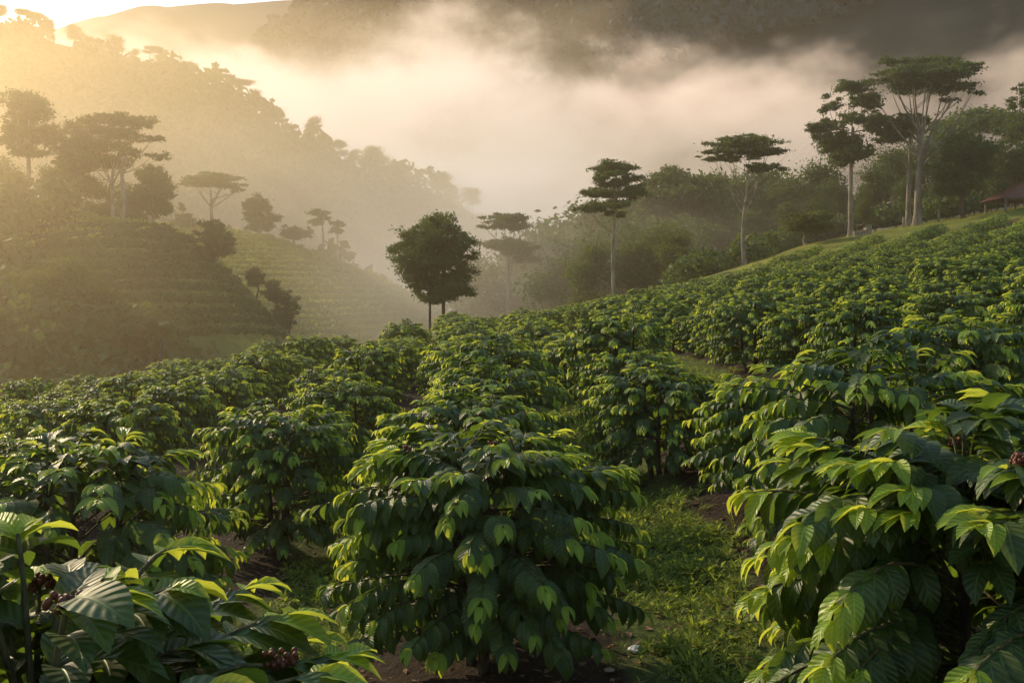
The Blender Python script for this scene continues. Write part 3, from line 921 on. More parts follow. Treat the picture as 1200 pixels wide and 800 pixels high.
for i, (px, top, d, st, w) in enumerate([(690, 240, 165, 'round', .9), (668, 246, 172, 'round', 1.0), (650, 268, 150, 'full', 1.0), (700, 272, 135, 'full', 1.0), (745, 262, 150, 'full', .9),
                                         (635, 262, 168, 'full', .8), (675, 285, 130, 'full', 1.0), (622, 292, 150, 'full', 1.0), (655, 300, 122, 'full', 1.1),
                                         (572, 312, 140, 'full', 1.2), (560, 300, 165, 'full', 1.1)]):
    wood_tree(px, top, d, st, i, lab, 'misty trees in the dip at the middle', width=w)
lab = 'yellow-green sunlit young tree at the lower edge of the hazy woods'
for i, (px, top, d, st, w) in enumerate([(771, 262, 112, 'full', .9), (696, 282, 112, 'full', .8), (750, 280, 112, 'round', 1.0), (1012, 232, 112, 'full', .7), (792, 270, 108, 'full', 1.0)]):
    wood_tree(px, top, d, st, i, lab, 'sunlit young trees at the edge of the woods', 'tree_leaf_light', w)
lab = 'hazy tree in the crowded woods on the left slope'
for i, (px, top, d, st, w) in enumerate([(5, 185, 125, 'full', .9), (60, 195, 124, 'full', 1.0), (110, 205, 120, 'full', 1.0), (150, 215, 122, 'full', .8), (25, 215, 118, 'full', 1.0),
                                         (80, 225, 114, 'full', 1.1), (125, 235, 116, 'full', .9), (160, 245, 118, 'full', .8), (45, 245, 108, 'full', 1.1), (100, 255, 108, 'full', 1.2),
                                         (-15, 240, 110, 'full', 1.0), (20, 265, 104, 'full', 1.1), (65, 275, 100, 'full', 1.2), (-20, 190, 130, 'round', 1.0), (130, 262, 108, 'full', 1.1),
                                         (0, 330, 88, 'full', 1.2), (30, 310, 94, 'full', 1.2), (18, 360, 82, 'full', 1.2), (90, 280, 100, 'full', 1.2), (150, 268, 109, 'full', 1.3),
                                         (118, 300, 97, 'full', 1.3), (172, 262, 114, 'full', 1.1)]):
    wood_tree(px, top, d, st, i, lab, 'trees of the wooded left slope', width=w)
lab = 'small silhouetted tree along the sunlit left ridge line'
RG = 'trees along the left ridge line'
for i, (px, top, st, w) in enumerate([(2, 8, 'round', .9), (28, 14, 'umbrella', 1.0), (42, 18, 'umbrella', .9), (57, 24, 'round', .9), (88, 30, 'round', .8), (107, 46, 'round', .9), (136, 44, 'round', .8),
                                      (158, 60, 'full', .9), (182, 58, 'umbrella', 1.0), (198, 70, 'full', .8), (225, 74, 'round', .9), (252, 86, 'umbrella', 1.1), (266, 90, 'umbrella', 1.0),
                                      (282, 96, 'umbrella', 1.0), (298, 108, 'round', .9), (312, 122, 'full', .9), (325, 128, 'round', .9), (345, 148, 'full', 1.1), (367, 140, 'full', .8),
                                      (384, 165, 'full', 1.1), (398, 166, 'full', 1.0), (415, 178, 'full', 1.0), (438, 173, 'round', 1.3), (460, 192, 'full', .9), (480, 205, 'full', 1.0), (515, 203, 'round', 1.2),
                                      (530, 218, 'full', .9), (553, 222, 'round', .9)]):
    x = (px - 600) / F * 300
    dd = float(np.interp(x, R1[:, 0], R1[:, 1])) - 3
    wood_tree(px, top - 3, dd, st, i, lab, RG, width=w * 1.1, barkm='bark_pale')
lab = 'tiny lone tree rising from fog on the left tail of the far dark mountain'
wood_tree(477, 44, 735, 'round', 1, lab, None, width=.9)


# forest cover on the big slopes (one mass each) -----------------------
def canopy(name, label, C, nt, size, r, xr, yr, faces=34, fs=.24, leaf='tree_leaf', gap=0.0, extra=None):
    g = G()
    X = xr[0] + (xr[1] - xr[0]) * r.rand(nt)
    D = -gap - (yr[0] - gap) * r.rand(nt)
    Y = np.interp(X, C[:, 0], C[:, 1]) + D
    if extra is not None: X = np.r_[X, extra[0]]; Y = np.r_[Y, extra[1]]
    Z = H(X, Y)
    ok = np.abs(X / Y) < .58
    X, Y, Z = X[ok], Y[ok], Z[ok]; n = len(X)
    s = size * (.6 + .8 * r.rand(n))
    d = unit(r.randn(n, faces, 3)); d[..., 2] = np.abs(d[..., 2])
    P = np.stack([X, Y, Z + s * .3], 1)[:, None] + d * s[:, None, None] * np.array([.55, .55, .7]) * (.8 + .35 * r.rand(n, faces, 1))
    P = P.reshape(-1, 3); N = len(P)
    nr = unit(d.reshape(-1, 3) + .9 * r.randn(N, 3)); a = unit(np.cross(nr, r.randn(N, 3))); b2 = np.cross(nr, a)
    ss = np.repeat(s, faces)[:, None] * fs * (.6 + .8 * r.rand(N))[:, None]
    V = np.stack([P - a * ss, P + b2 * ss * .7, P + a * ss, P - b2 * ss * .7], 1)
    tint = np.clip(np.repeat(r.rand(n), faces) * .7 + .3 * r.rand(N), 0, 1)
    g.add(V.reshape(-1, 3), np.arange(N * 4).reshape(-1, 4), None, None, np.repeat(tint, 4))
    o = g.obj(name, M[leaf], smooth=False)
    o['kind'] = 'stuff'; o['label'] = label
    return o


rc = np.random.RandomState(9)
canopy('forest', 'hazy forest covering the left ridge slope', R1, 1700, 6.5, rc, (-190, 40), (110, 10), 80, .13, gap=9)
ex_ = -20 - 36 * rc.rand(420); ey_ = 66 + 30 * rc.rand(420); ok_ = (ey_ + ex_ * .2 > 60) & ~((ex_ > -47) & (ey_ > 88))
canopy('undergrowth', 'shadowy shrubs and undergrowth of the wooded left slope and valley', H1, 420, 2.8, rc, (-90, -49), (38, 0), 90, .11, extra=(ex_[ok_], ey_[ok_]))
ux_ = 16 + 52 * rc.rand(800); uy_ = ux_ + 76 + np.maximum(0, ux_ - 25) * .35 - 26 * sm(36, 50, ux_) + 40 * rc.rand(800)
canopy('undergrowth', 'dark undergrowth filling the forest floor behind the right crest', H2, 1, 2.4, rc, (-400, -399), (1, 0), 110, .085, extra=(ux_, uy_))
canopy('forest', 'dark forest covering the far right mountain', M1, 3600, 13, rc, (-130, 480), (170, 10), 44, .17, 'far_leaf')
canopy('forest', 'faint forest on the far mountain at the top left', M2, 800, 15, rc, (-260, 60), (120, 10), 30, .17, 'far_leaf')

# ---------------------------------------------------------------- terraced hill rows
def hedge(points, wid, hgt, r, n, ls, leaf):
    g = G(); P = np.asarray(points); L = len(P)
    t = r.rand(n) * (L - 1); i = t.astype(int); f = (t - i)[:, None]
    c = P[i] * (1 - f) + P[np.minimum(i + 1, L - 1)] * f
    a = r.rand(n) * PI; q = r.rand(n) ** .3
    lump = .75 + .5 * vnoise(t * .9, t * 0 + r.rand() * 50)
    p = c + np.stack([np.zeros(n), np.cos(a) * wid * q * .5, np.sin(a) * hgt * q * lump], 1) + r.randn(n, 3) * .1
    nr = unit(np.stack([np.zeros(n), np.cos(a), np.sin(a)], 1) + .7 * r.randn(n, 3)); x = unit(np.cross(nr, r.randn(n, 3))); y = np.cross(nr, x)
    s = ls * (.6 + .8 * r.rand(n))[:, None]
    V = np.stack([p - x * s, p + y * s * .55, p + x * s, p - y * s * .55], 1)
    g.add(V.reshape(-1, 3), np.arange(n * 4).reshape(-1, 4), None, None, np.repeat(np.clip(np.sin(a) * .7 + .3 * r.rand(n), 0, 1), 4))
    return g


for k in range(11):
    zk = 8.1 - 1.12 * k
    xs = np.linspace(-49 + .3 * k, -22, 120)
    zc_ = np.interp(xs, H1[:, 0], H1[:, 1 + 1]); yc_ = np.interp(xs, H1[:, 0], H1[:, 1])
    keep = zc_ > zk + .4
    if keep.sum() < 8: continue
    xs = xs[keep]; ys = yc_[keep] - (zc_[keep] - zk) / .42 + .35 * np.sin(xs * .3 + k)
    zs = H(xs, ys)
    g = hedge(np.stack([xs, ys, zs], 1), 1.3, .75, rc, 2600, .22, 'tree_leaf')
    o = g.obj('crop_row', M['tree_leaf'], smooth=False)
    tag(o, 'low hazy crop row following the contour of the terraced hill', 'crop row', 'contour rows on the terraced hill')
g = G()
for k in range(22):
    zk = 12.4 - .85 * k
    xs = np.linspace(-66, -2, 120)
    zc_ = np.interp(xs, H2[:, 0], H2[:, 2]); yc_ = np.interp(xs, H2[:, 0], H2[:, 1])
    keep = zc_ > zk + .4
    if keep.sum() < 8: continue
    xs = xs[keep]; ys = yc_[keep] - (zc_[keep] - zk) / .26 + .5 * np.sin(xs * .2 + k)
    gg = hedge(np.stack([xs, ys, H(xs, ys)], 1), 1.2, .6, rc, 2200, .26, '')
    g.merge(gg)
o = g.obj('crop_rows', M['grass_blade'], smooth=False); o['kind'] = 'stuff'; o['label'] = 'fine contour rows on the far grassy hill'


def hill_grass():
    r = np.random.RandomState(31)
    n = 30000
    x = -70 + 68 * r.rand(n); y = np.interp(x, H2[:, 0], H2[:, 1]) + 3 - 50 * r.rand(n)
    x2 = -50 + 20 * r.rand(9000); y2 = np.interp(x2, H1[:, 0], H1[:, 1]) + 4 - 9 * r.rand(9000)
    x = np.r_[x, x2]; y = np.r_[y, y2]; n = len(x); z = H(x, y)
    a = r.rand(n) * 6.28; D = np.stack([np.cos(a) * .5, np.sin(a) * .5, .8 + 0 * a], 1)
    g = G(); leaves(g, np.stack([x, y, z - .03], 1), D, r.rand(n), .25 + .4 * r.rand(n), np.full(n, .5), .4 + .8 * r.rand(n), r.rand(n), 1, 1, .1, 0, r)
    o = g.obj('hill_grass', M['grass_blade']); o['kind'] = 'stuff'; o['label'] = 'bright green grass on the sunlit hills in the left middle distance'


hill_grass()

# ---------------------------------------------------------------- tree ferns / palms in the valley
def palm(px, py, d, label, h, nf, fl, seed):
    r = np.random.RandomState(seed)
    x = (px - 600) / F * d; z = Hs(x, d)
    top = CZ + (HY - py) / F * d
    hh = max(1.0, top - z)
    t = thing('palm', label, 'palm', (x, d, z - .1), 0, 'palms in the left valley')
    g = G(); tube(g, np.stack([np.linspace(0, .3, 6), np.zeros(6), np.linspace(0, hh, 6)], 1), np.linspace(.16, .11, 6), 7); g.obj('trunk', M['bark_dark'], t)
    for i in range(nf):
        a = i * 2 * PI / nf + r.rand() * .4; e = .9 - .9 * r.rand()
        u = np.linspace(0, 1, 12)
        th = e - u * (1.3 + .5 * r.rand())
        st = np.stack([np.cos(a) * np.cos(th), np.sin(a) * np.cos(th), np.sin(th)], 1) * fl / 11
        C = np.cumsum(st, 0) + np.array([.3, 0, hh])
        fg = G(); tube(fg, C, np.linspace(.03, .01, 12), 4)
        T = unit(np.gradient(C, axis=0)); side = np.array([-math.sin(a), math.cos(a), 0])
        idx = np.repeat(np.linspace(1, 11, 26), 2); sg = np.tile([-1, 1], 26)
        Pp = np.stack([np.interp(idx, np.arange(12), C[:, c]) for c in range(3)], 1)
        Tt = np.stack([np.interp(idx, np.arange(12), T[:, c]) for c in range(3)], 1)
        D = side[None] * sg[:, None] * .8 + Tt * .6 + [0, 0, .1]
        n = len(Pp)
        leaves(fg, Pp, D, np.zeros(n), .75 * np.sin(PI * (idx / 11 * .8 + .15)) + .1, np.full(n, .16), np.full(n, .9), r.rand(n), 3, 2, .2, 0, r)
        fg.obj('frond', M['tree_leaf_light'], t)


palm(166, 372, 83, 'taller palm with arching fronds at the foot of the terraced hill', 3, 12, 2.6, 1)
palm(186, 382, 82, 'shorter palm right of the taller palm at the foot of the terraced hill', 3, 11, 2.0, 2)
palm(148, 384, 81, 'small palm left of the taller palm in the valley shade', 3, 11, 2.0, 3)

# ---------------------------------------------------------------- shelter, posts, stones
def shelter():
    d = 97.0
    x0, y0, ze = 49.6, 100.0, 11.75
    W, D_ = 9.0, 4.2
    t = thing('open_shelter', 'open sided shelter with a rusty purple-brown hipped roof on wooden posts', 'shelter', (x0 + W / 2, y0 + D_ / 2, Hs(x0 + W / 2, y0 + D_ / 2)), 0)
    L = np.array(t.location)
    P = lambda x, y, z: np.array([x0 + x, y0 + y, z]) - L
    g = G(); hr = 2.0
    c = [P(-.5, -.5, ze - .15), P(W + .5, -.5, ze - .15), P(W + .5, D_ + .5, ze - .15), P(-.5, D_ + .5, ze - .15), P(3.4, D_ / 2, ze + hr), P(W - 3.4, D_ / 2, ze + hr)]
    up = np.array([0, 0, .07])
    # corrugated slopes: ribs as real folds
    def slope(a, b_, c_, d_, n=40):
        u = np.linspace(0, 1, n * 2 + 1)
        lo = a * (1 - u[:, None]) + b_ * u[:, None]; hi = d_ * (1 - u[:, None]) + c_ * u[:, None]
        zig = (np.arange(n * 2 + 1) % 2)[:, None] * np.array([0, 0, .035])
        V = np.concatenate([lo + zig, hi + zig]); m = n * 2 + 1
        Q = [[i, i + 1, m + i + 1, m + i] for i in range(m - 1)]
        g.add(V, Q)
    slope(c[0], c[1], c[5], c[4]); slope(c[2], c[3], c[4], c[5]); slope(c[3], c[0], c[4], c[4] + .001); slope(c[1], c[2], c[5] + .001, c[5])
    ro = g.obj('roof', M['roof'], t, smooth=False)
    rg = G(); tube(rg, [c[4] + up, c[5] + up], .09, 6); rg.obj('ridge_cap', M['roof'], ro)
    for (px_, py_) in ((0, 0), (3.0, 0), (6, 0), (W, 0), (0, D_), (3.0, D_), (6, D_), (W, D_)):
        gz = Hs(x0 + px_, y0 + py_)
        pg = G(); tube(pg, [P(px_, py_, gz - .3), P(px_, py_, (gz + ze) / 2), P(px_, py_, ze - .12)], [.14, .12, .12], 7); pg.obj('post', M['post'], t)
    for py_ in (0, D_):
        bg = G(); box(bg, P(W / 2, py_, ze - .2), (W + .4, .14, .16)); bg.obj('beam', M['post'], t)
    gz = Hs(x0 + 6, y0 + 3)
    wg = G()
    for i in range(26): box(wg, P(3.4 + i * .22, 3.0 + .012 * (i % 2), gz + .75), (.21, .05, 2.0 + .06 * rs.rand()))
    wg.obj('plank_wall', M['plank'], t)


shelter()
FG = 'fence posts along the grassy crest'
for i, (px, d, h, l) in enumerate([(1100, 103, 1.3, 'short pale post standing in the grass right of the tallest tree'), (1059, 104, 1.1, 'short post left of the slender trunk beside the tallest tree'),
                                   (1116, 112, 2.2, 'slim tall post behind the round topped tree'), (1142, 110, 2.0, 'slim post just left of the shelter')]):
    x = (px - 600) / F * d; z = Hs(x, d)
    g = G(); tube(g, [(0, 0, -.3), (.02, 0, h * .5), (.0, .02, h)], [.14, .13, .12], 7, wob=.1)
    box(g, (0, .03, h + .02), (.22, .2, .05))
    o = g.obj('fence_post', M['post']); o.location = (x, d, z); tag(o, l, 'post', FG)
# little roofed pillar with pale stones beside it
d = 101.0; x = (1017 - 600) / F * d; z = Hs(x, d)
t = thing('well_head', 'small roofed stone pillar beside pale blocks left of the tallest tree', 'well', (x, d, z))
g = G(); box(g, (0, 0, .4), (.6, .6, 1.0), jit=.06); box(g, (0, 0, .94), (.72, .72, .08)); g.obj('pillar', M['stone'], t, smooth=False)
g = G(); g.add([[-.8, -.6, .98], [.7, -.6, 1.22], [.7, .6, 1.22], [-.8, .6, .98], [-.8, -.6, 1.03], [.7, -.6, 1.27], [.7, .6, 1.27], [-.8, .6, 1.03]],
               [[3, 2, 1, 0], [4, 5, 6, 7], [0, 1, 5, 4], [1, 2, 6, 5], [2, 3, 7, 6], [3, 0, 4, 7]]); g.obj('roof', M['roof'], t, smooth=False)
for i, px in enumerate((1001, 1005, 1009, 1012)):
    xx = (px - 600) / F * d; g = G(); box(g, (0, 0, .2), (.24 + .1 * rs.rand(), .3, .5 + .3 * rs.rand()), .3 * rs.rand(), jit=.1)
    o = g.obj('stone_block', M['stone'], smooth=False); o.location = (xx, d - .3, Hs(xx, d)); tag(o, 'pale upright stone block beside the small roofed pillar', 'stone', 'pale stone blocks beside the pillar')

# ---------------------------------------------------------------- weeds and grass between the rows
def ground_cover():
    r = np.random.RandomState(21)
    n = 150000
    y = 2.2 + 26 * r.rand(n) ** 1.35; x = (r.rand(n) * 2 - 1) * (.56 * y + .3)
    gap = np.exp(-((np.mod(x + .2, 3.0) - 1.5) / .55) ** 2)
    dens = np.clip(gap * 1.2 - .15 + 3.6 * (fbm(x * 1.3, y * 1.3, 3) - .49), 0, 1) * np.clip(1.2 - y / 40, .3, 1)
    dens = np.where((np.hypot(x + .2, y - 6.0) < 1.25), dens * .12, dens)
    ok = r.rand(n) < dens * .95
    x, y = x[ok], y[ok]; m = len(x); z = GZ(x, y)
    g = G()
    nl = 7
    ang = (np.arange(nl)[None] * 2.4 + r.rand(m, 1) * 6.28)
    el = .45 + .85 * r.rand(m, nl)
    D = np.stack([np.cos(ang) * np.cos(el), np.sin(ang) * np.cos(el), np.sin(el)], -1).reshape(-1, 3)
    sz = np.repeat(.035 + .065 * r.rand(m) ** 2, nl) * (.7 + .6 * r.rand(m * nl))
    P = np.repeat(np.stack([x, y, z], 1), nl, 0) + D * sz[:, None] * .15
    P[:, 2] += .03 * r.rand(m * nl)
    N = m * nl
    leaves(g, P, D, (r.rand(N) - .5), sz, .16 + .24 * r.rand(N), .5 + .8 * r.rand(N), np.clip(np.repeat(r.rand(m), nl) * .7 + .3 * r.rand(N), 0, 1), 2, 2, .2, 0, r)
    o = g.obj('weeds', M['weed']); o['kind'] = 'stuff'; o['label'] = 'low green weeds and grass on the paths between the coffee rows'
    # taller grass tufts
    g = G(); n = 900
    y = 3 + 17 * r.rand(n) ** 1.2; x = (r.rand(n) * 2 - 1) * (.5 * y + .3)
    gap = np.exp(-((np.mod(x + .2, 3.0) - 1.5) / .7) ** 2)
    ok = (r.rand(n) < gap * .8) & (np.hypot(x + .2, y - 6.0) > 1.3); x, y = x[ok], y[ok]; m = len(x); z = GZ(x, y)
    k = 16; N = m * k
    a = r.rand(N) * 6.28; el = .8 + .65 * r.rand(N)
    D = np.stack([np.cos(a) * np.cos(el), np.sin(a) * np.cos(el), np.sin(el)], 1)
    P = np.repeat(np.stack([x, y, z], 1), k, 0) + np.c_[(r.rand(N, 2) - .5) * .08, np.zeros(N)]
    leaves(g, P, D, (r.rand(N) - .5), (.10 + .13 * r.rand(N)), np.full(N, .06), .5 + .9 * r.rand(N), r.rand(N), 3, 2, .3, 0, r)
    o = g.obj('grass', M['weed']); o['kind'] = 'stuff'; o['label'] = 'tufts of taller grass along the soil paths'
    # brown litter on the soil
    g = G(); n = 11000
    y = 2.5 + 14 * r.rand(n) ** 1.2; x = (r.rand(n) * 2 - 1) * (.52 * y + .3); z = GZ(x, y) + .008
    a = r.rand(n) * 6.28; D = np.stack([np.cos(a), np.sin(a), .25 * (r.rand(n) - .3)], 1)
    leaves(g, np.stack([x, y, z], 1), D, (r.rand(n) - .5) * .8, .03 + .07 * r.rand(n) ** 2, .3 + .35 * r.rand(n), .5 * (r.rand(n) - .3), r.rand(n), 2, 2, .3, 0, r)
    o = g.obj('leaf_litter', M['litter']); o['kind'] = 'stuff'; o['label'] = 'brown leaf litter scattered on the dark soil'
    # grass of the crest and shelter slope
    g = G(); n = 110000
    y = 88 + 34 * r.rand(n); x = 8 + 60 * r.rand(n)
    ok = (y - x > 38) & (y - x < 70) & (x / y < .57); x, y = x[ok], y[ok]; n = len(x); z = H(x, y)
    a = r.rand(n) * 6.28; D = np.stack([np.cos(a) * .5, np.sin(a) * .5, .9 + 0 * a], 1)
    leaves(g, np.stack([x, y, z - .02], 1), D, r.rand(n), .18 + .3 * r.rand(n), np.full(n, .3), .4 + .6 * r.rand(n), r.rand(n), 1, 1, .1, 0, r)
    o = g.obj('crest_grass', M['grass_blade']); o['kind'] = 'stuff'; o['label'] = 'sunlit straw-green grass on the crest around the shelter'


M['litter'] = simple('brown_litter', (.06, .032, .016), (.26, .16, .085), 25, .8, .2)
ground_cover()
for i, (px, py, L, l) in enumerate([(766, 704, .20, 'large curled dry brown leaf lying on soil beside the grassy path'), (742, 760, .10, 'small dry tan leaf on the dark soil below the middle bush'), (812, 783, .13, 'brown fallen leaf at the bottom of the grassy path'),
                                    (726, 762, .09, 'small pinkish dry leaf on the dark soil right of the middle bush')]):
    # drop it on the ground under that spot
    dd = 5.0
    for _ in range(30):
        xx = (px - 600) / F * dd; zz = float(GZ(xx, dd)); dd = dd + .5 * ((CZ - zz) * F / (py - HY) - dd)
    g = G(); r = np.random.RandomState(i)
    leaves(g, np.array([[0, 0, .02]]), np.array([[math.cos(i), math.sin(i), .3]]), np.array([.3]), np.array([L]), np.array([.5]), np.array([.9]), np.array([.5]), 8, 4, .5, .03, r)
    o = g.obj('fallen_leaf', M['dead_leaf']); o.location = (xx, dd, zz + .01); tag(o, l, 'leaf', 'fallen leaves beside the path')
for i, (px, py, L, l) in enumerate([(745, 763, .09, 'crumpled white scrap of litter on the dark soil'), (714, 788, .06, 'small rounded pale pebble at the bottom on dark soil')]):
    dd = 5.0
    for _ in range(30):
        xx = (px - 600) / F * dd; zz = float(GZ(xx, dd)); dd = dd + .5 * ((CZ - zz) * F / (py - HY) - dd)
    g = G(); sphere_g(g, np.zeros(3), L * .5, .5, 6, 9)
    g.V[0] = g.V[0] * np.array([1.2, .9, .35]) + (rs.rand(*g.V[0].shape) - .5) * (L * .22 if i == 0 else L * .06)
    o = g.obj('paper_scrap' if i == 0 else 'pebble', M['scrap'] if i == 0 else M['stone'], smooth=bool(i)); o.location = (xx, dd, zz + .02); tag(o, l, 'scrap' if i == 0 else 'pebble')

# ---------------------------------------------------------------- haze and fog
SUN_AZ, SUN_EL = math.radians(-47), math.radians(25)


def vol_material(name, density, aniso, col, emis, noise=None, absorb=0.0):
    t = NT(name)
    vs = t.n('VolumeScatter'); vs.inputs['Anisotropy'].default_value = aniso
    vs.inputs['Color'].default_value = (*col, 1)
    em = t.n('Emission'); em.inputs['Color'].default_value = (*emis[:3], 1)  # self-glow of the volume, stands in for multiply scattered sky light
    if noise:
        den = noise(t)
        t.l(t.math('MULTIPLY', den, density), vs.inputs['Density'])
        t.l(t.math('MULTIPLY', den, density * emis[3]), em.inputs['Strength'])
    else:
        vs.inputs['Density'].default_value = density
        em.inputs['Strength'].default_value = density * emis[3]
    ad = t.n('AddShader'); t.l(vs.outputs[0], ad.inputs[0]); t.l(em.outputs[0], ad.inputs[1])
    if absorb:
        va = t.n('VolumeAbsorption'); va.inputs['Color'].default_value = (0, 0, 0, 1)
        t.l(t.math('MULTIPLY', den, density * absorb), va.inputs['Density'])
        a2 = t.n('AddShader'); t.l(ad.outputs[0], a2.inputs[0]); t.l(va.outputs[0], a2.inputs[1]); ad = a2
    t.l(ad.outputs[0], t.out.inputs['Volume'])
    return t.m


def closed(name, prof, x0, x1, m, label):
    """prism along x with a (y,z) outline"""
    n = len(prof)
    V = [(x0, y, z) for y, z in prof] + [(x1, y, z) for y, z in prof]
    me = bpy.data.meshes.new(name)
    me.from_pydata(V, [], [[(i + 1) % n, i, n + i, n + (i + 1) % n] for i in range(n)] + [list(range(n)), list(range(2 * n - 1, n - 1, -1))])
    me.materials.append(m)
    bm = bmesh.new(); bm.from_mesh(me); bmesh.ops.recalc_face_normals(bm, faces=bm.faces)
    if bm.calc_volume(signed=True) < 0: bmesh.ops.reverse_faces(bm, faces=bm.faces)
    bm.to_mesh(me); bm.free(); me.update()
    o = bpy.data.objects.new(name, me); COL.objects.link(o)
    o['kind'] = 'structure'; o['label'] = label
    return o


M['haze'] = vol_material('morning_haze', .00012, .5, (1.0, .86, .66), (.60, .50, .42, .0))
closed('haze', [(-60, -60), (1800, -80), (1800, 620), (130, 34), (-60, 28)], -1300, 1300, M['haze'], 'thin golden morning haze over the whole valley')
M['low_haze'] = vol_material('low_valley_haze', .0013, .76, (1.0, .80, .52), (.60, .48, .38, .0))
closed('haze', [(-70, -65), (318, -66), (318, 50), (131, 33), (-70, 27)], -420, 420, M['low_haze'], 'denser golden haze lying in the near valley')
M['left_haze'] = vol_material('sunlit_left_haze', .0018, .66, (1.0, .74, .42), (.60, .48, .38, .0))
me = bpy.data.meshes.new('haze')
HV = []
for y, xr_, zt in ((28, -23, 26.5), (130, -1, 32.6), (317, 39, 96.5)): HV += [(-415, y, -64), (xr_, y, -64), (xr_, y, zt), (-415, y, zt)]
HF = [[0, 1, 2, 3], [11, 10, 9, 8]] + [[4 * k + a, 4 * k + b_, 4 * k + 4 + b_, 4 * k + 4 + a] for k in (0, 1) for a, b_ in ((1, 0), (2, 1), (3, 2), (0, 3))]
me.from_pydata(HV, [], HF); me.materials.append(M['left_haze'])
bm = bmesh.new(); bm.from_mesh(me); bmesh.ops.recalc_face_normals(bm, faces=bm.faces)
if bm.calc_volume(signed=True) < 0: bmesh.ops.reverse_faces(bm, faces=bm.faces)
bm.to_mesh(me); bm.free()
o = bpy.data.objects.new('haze', me); COL.objects.link(o); o['kind'] = 'structure'; o['label'] = 'golden sunlit haze over the left valley and ridge'


def fog_noise(t):
    tc = t.n('TexCoord'); sp = t.n('SeparateXYZ'); t.l(tc.outputs['Object'], sp.inputs[0])
    x, y, z = sp.outputs
    mp = t.n('Mapping'); mp.inputs['Scale'].default_value = (.015, .008, .026); t.l(tc.outputs['Object'], mp.inputs[0])
    n = t.noise(1.0, 7, mp.outputs[0], .62)
    # height of the fog top varies along x and with the noise
    top = t.math('MINIMUM', t.math('ADD', t.math('MULTIPLY', y, .24), 5.0), 140.0)
    hgt = t.math('SUBTRACT', t.math('ADD', top, t.math('MULTIPLY', t.math('SUBTRACT', n, .5), 185.0)), z)
    a = t.ramp(hgt, -4.0, 34.0)
    b_ = t.ramp(n, .36, .64)
    fr = t.ramp(y, 330.0, 430.0)
    return t.math('MULTIPLY', t.math('MULTIPLY', a, t.math('MULTIPLY_ADD', b_, .9, .1)), fr)


M['fog'] = vol_material('glowing_valley_fog', .024, .25, (.42, .39, .34), (.86, .59, .40, 1.0), fog_noise, .52)  # fog emits a peach glow of its own as added ambient light
closed('fog_bank', [(325, -60), (700, -60), (700, 205), (560, 178), (325, 120)], -700, 560, M['fog'], 'bank of peach coloured fog filling the valley below the mountains')


def mist_noise(t):
    tc = t.n('TexCoord'); sp = t.n('SeparateXYZ'); t.l(tc.outputs['Object'], sp.inputs[0])
    x, y, z = sp.outputs
    mp = t.n('Mapping'); mp.inputs['Scale'].default_value = (.02, .012, .04); t.l(tc.outputs['Object'], mp.inputs[0])
    n = t.noise(1.0, 4, mp.outputs[0], .55)
    hz = t.math('SUBTRACT', 58.0, t.math('ADD', z, t.math('MULTIPLY', n, 26.0)))
    a = t.ramp(hz, 0.0, 45.0)
    sx = t.math('MULTIPLY', t.ramp(x, -150.0, -70.0), t.math('SUBTRACT', 1.0, t.ramp(x, 30.0, 95.0)))
    sy = t.math('MULTIPLY', t.ramp(y, 180.0, 205.0), t.math('SUBTRACT', 1.0, t.ramp(y, 262.0, 288.0)))
    return t.math('MULTIPLY', a, t.math('MULTIPLY', sx, sy))


M['mist'] = vol_material('glowing_valley_mist', .022, .45, (1.0, .82, .55), (1.0, .66, .38, .33), mist_noise)  # golden glow emitted by the mist itself, in place of scattered light


def wood_mist(t):
    tc = t.n('TexCoord'); sp = t.n('SeparateXYZ'); t.l(tc.outputs['Object'], sp.inputs[0])
    x, y, z = sp.outputs
    mp = t.n('Mapping'); mp.inputs['Scale'].default_value = (.05, .03, .08); t.l(tc.outputs['Object'], mp.inputs[0])
    n = t.noise(1.0, 4, mp.outputs[0], .55)
    hz = t.math('SUBTRACT', 22.0, t.math('ADD', z, t.math('MULTIPLY', n, 10.0)))
    sx = t.math('MULTIPLY', t.ramp(x, -34.0, -14.0), t.math('SUBTRACT', 1.0, t.ramp(x, 22.0, 52.0)))
    sy = t.math('MULTIPLY', t.ramp(y, 100.0, 116.0), t.math('SUBTRACT', 1.0, t.ramp(y, 150.0, 174.0)))
    return t.math('MULTIPLY', t.ramp(hz, 0.0, 16.0), t.math('MULTIPLY', sx, sy))


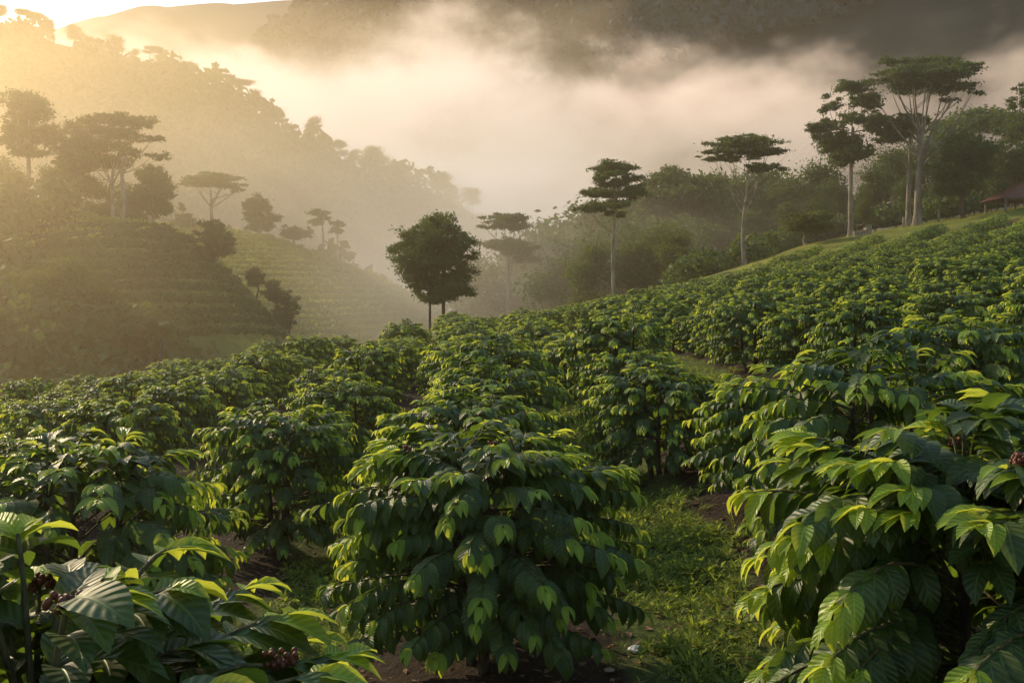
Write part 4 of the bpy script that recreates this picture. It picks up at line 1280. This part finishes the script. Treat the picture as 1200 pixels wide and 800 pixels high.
M['wood_mist'] = vol_material('glowing_woodland_mist', .012, .5, (1.0, .85, .62), (1.0, .72, .46, .16), wood_mist)  # faint warm emission added so this mist glows without being lit
closed('mist', [(99, -22), (175, -40), (175, 23), (99, 23)], -35, 54, M['wood_mist'], 'thin golden mist drifting between the trees behind the crest')
closed('mist', [(179, -55), (289, -55), (289, 60), (179, 60)], -152, 97, M['mist'], 'golden mist pooled in the dip between the left ridge and the field')

# ---------------------------------------------------------------- light, sky, camera
W = bpy.data.worlds.new('World'); S.world = W; W.use_nodes = True
nt = W.node_tree; nt.nodes.clear()
sky = nt.nodes.new('ShaderNodeTexSky'); sky.sky_type = 'NISHITA'; sky.sun_disc = False
sky.sun_elevation = SUN_EL; sky.sun_rotation = SUN_AZ
sky.air_density = 1.5; sky.dust_density = .6
bg = nt.nodes.new('ShaderNodeBackground'); bg.inputs[1].default_value = .17
out = nt.nodes.new('ShaderNodeOutputWorld')
nt.links.new(sky.outputs[0], bg.inputs[0]); nt.links.new(bg.outputs[0], out.inputs[0])

sl = bpy.data.lights.new('sun', 'SUN'); sl.energy = 5.0; sl.angle = math.radians(.5); sl.color = (1.0, .76, .46)
so = bpy.data.objects.new('sun', sl); COL.objects.link(so)
from mathutils import Vector
dirv = Vector((math.sin(SUN_AZ) * math.cos(SUN_EL), math.cos(SUN_AZ) * math.cos(SUN_EL), math.sin(SUN_EL)))
so.rotation_euler = dirv.to_track_quat('Z', 'Y').to_euler(); so.location = (-60, 60, 60)

cam = bpy.data.cameras.new('camera'); cam.lens = 35; cam.sensor_width = 36; cam.shift_y = -.05
cam.clip_end = 6000; cam.clip_start = .05
co = bpy.data.objects.new('camera', cam); COL.objects.link(co)
co.location = (0, 0, CZ); co.rotation_euler = (PI / 2, 0, 0)
S.camera = co
S.view_settings.view_transform = 'Standard'; S.view_settings.look = 'None'; S.view_settings.exposure = 0
S.cycles.max_bounces = 6; S.cycles.diffuse_bounces = 3; S.cycles.glossy_bounces = 2; S.cycles.transmission_bounces = 3
S.cycles.volume_bounces = 0; S.cycles.volume_max_steps = 256; S.cycles.use_denoising = True
S.cycles.transparent_max_bounces = 8
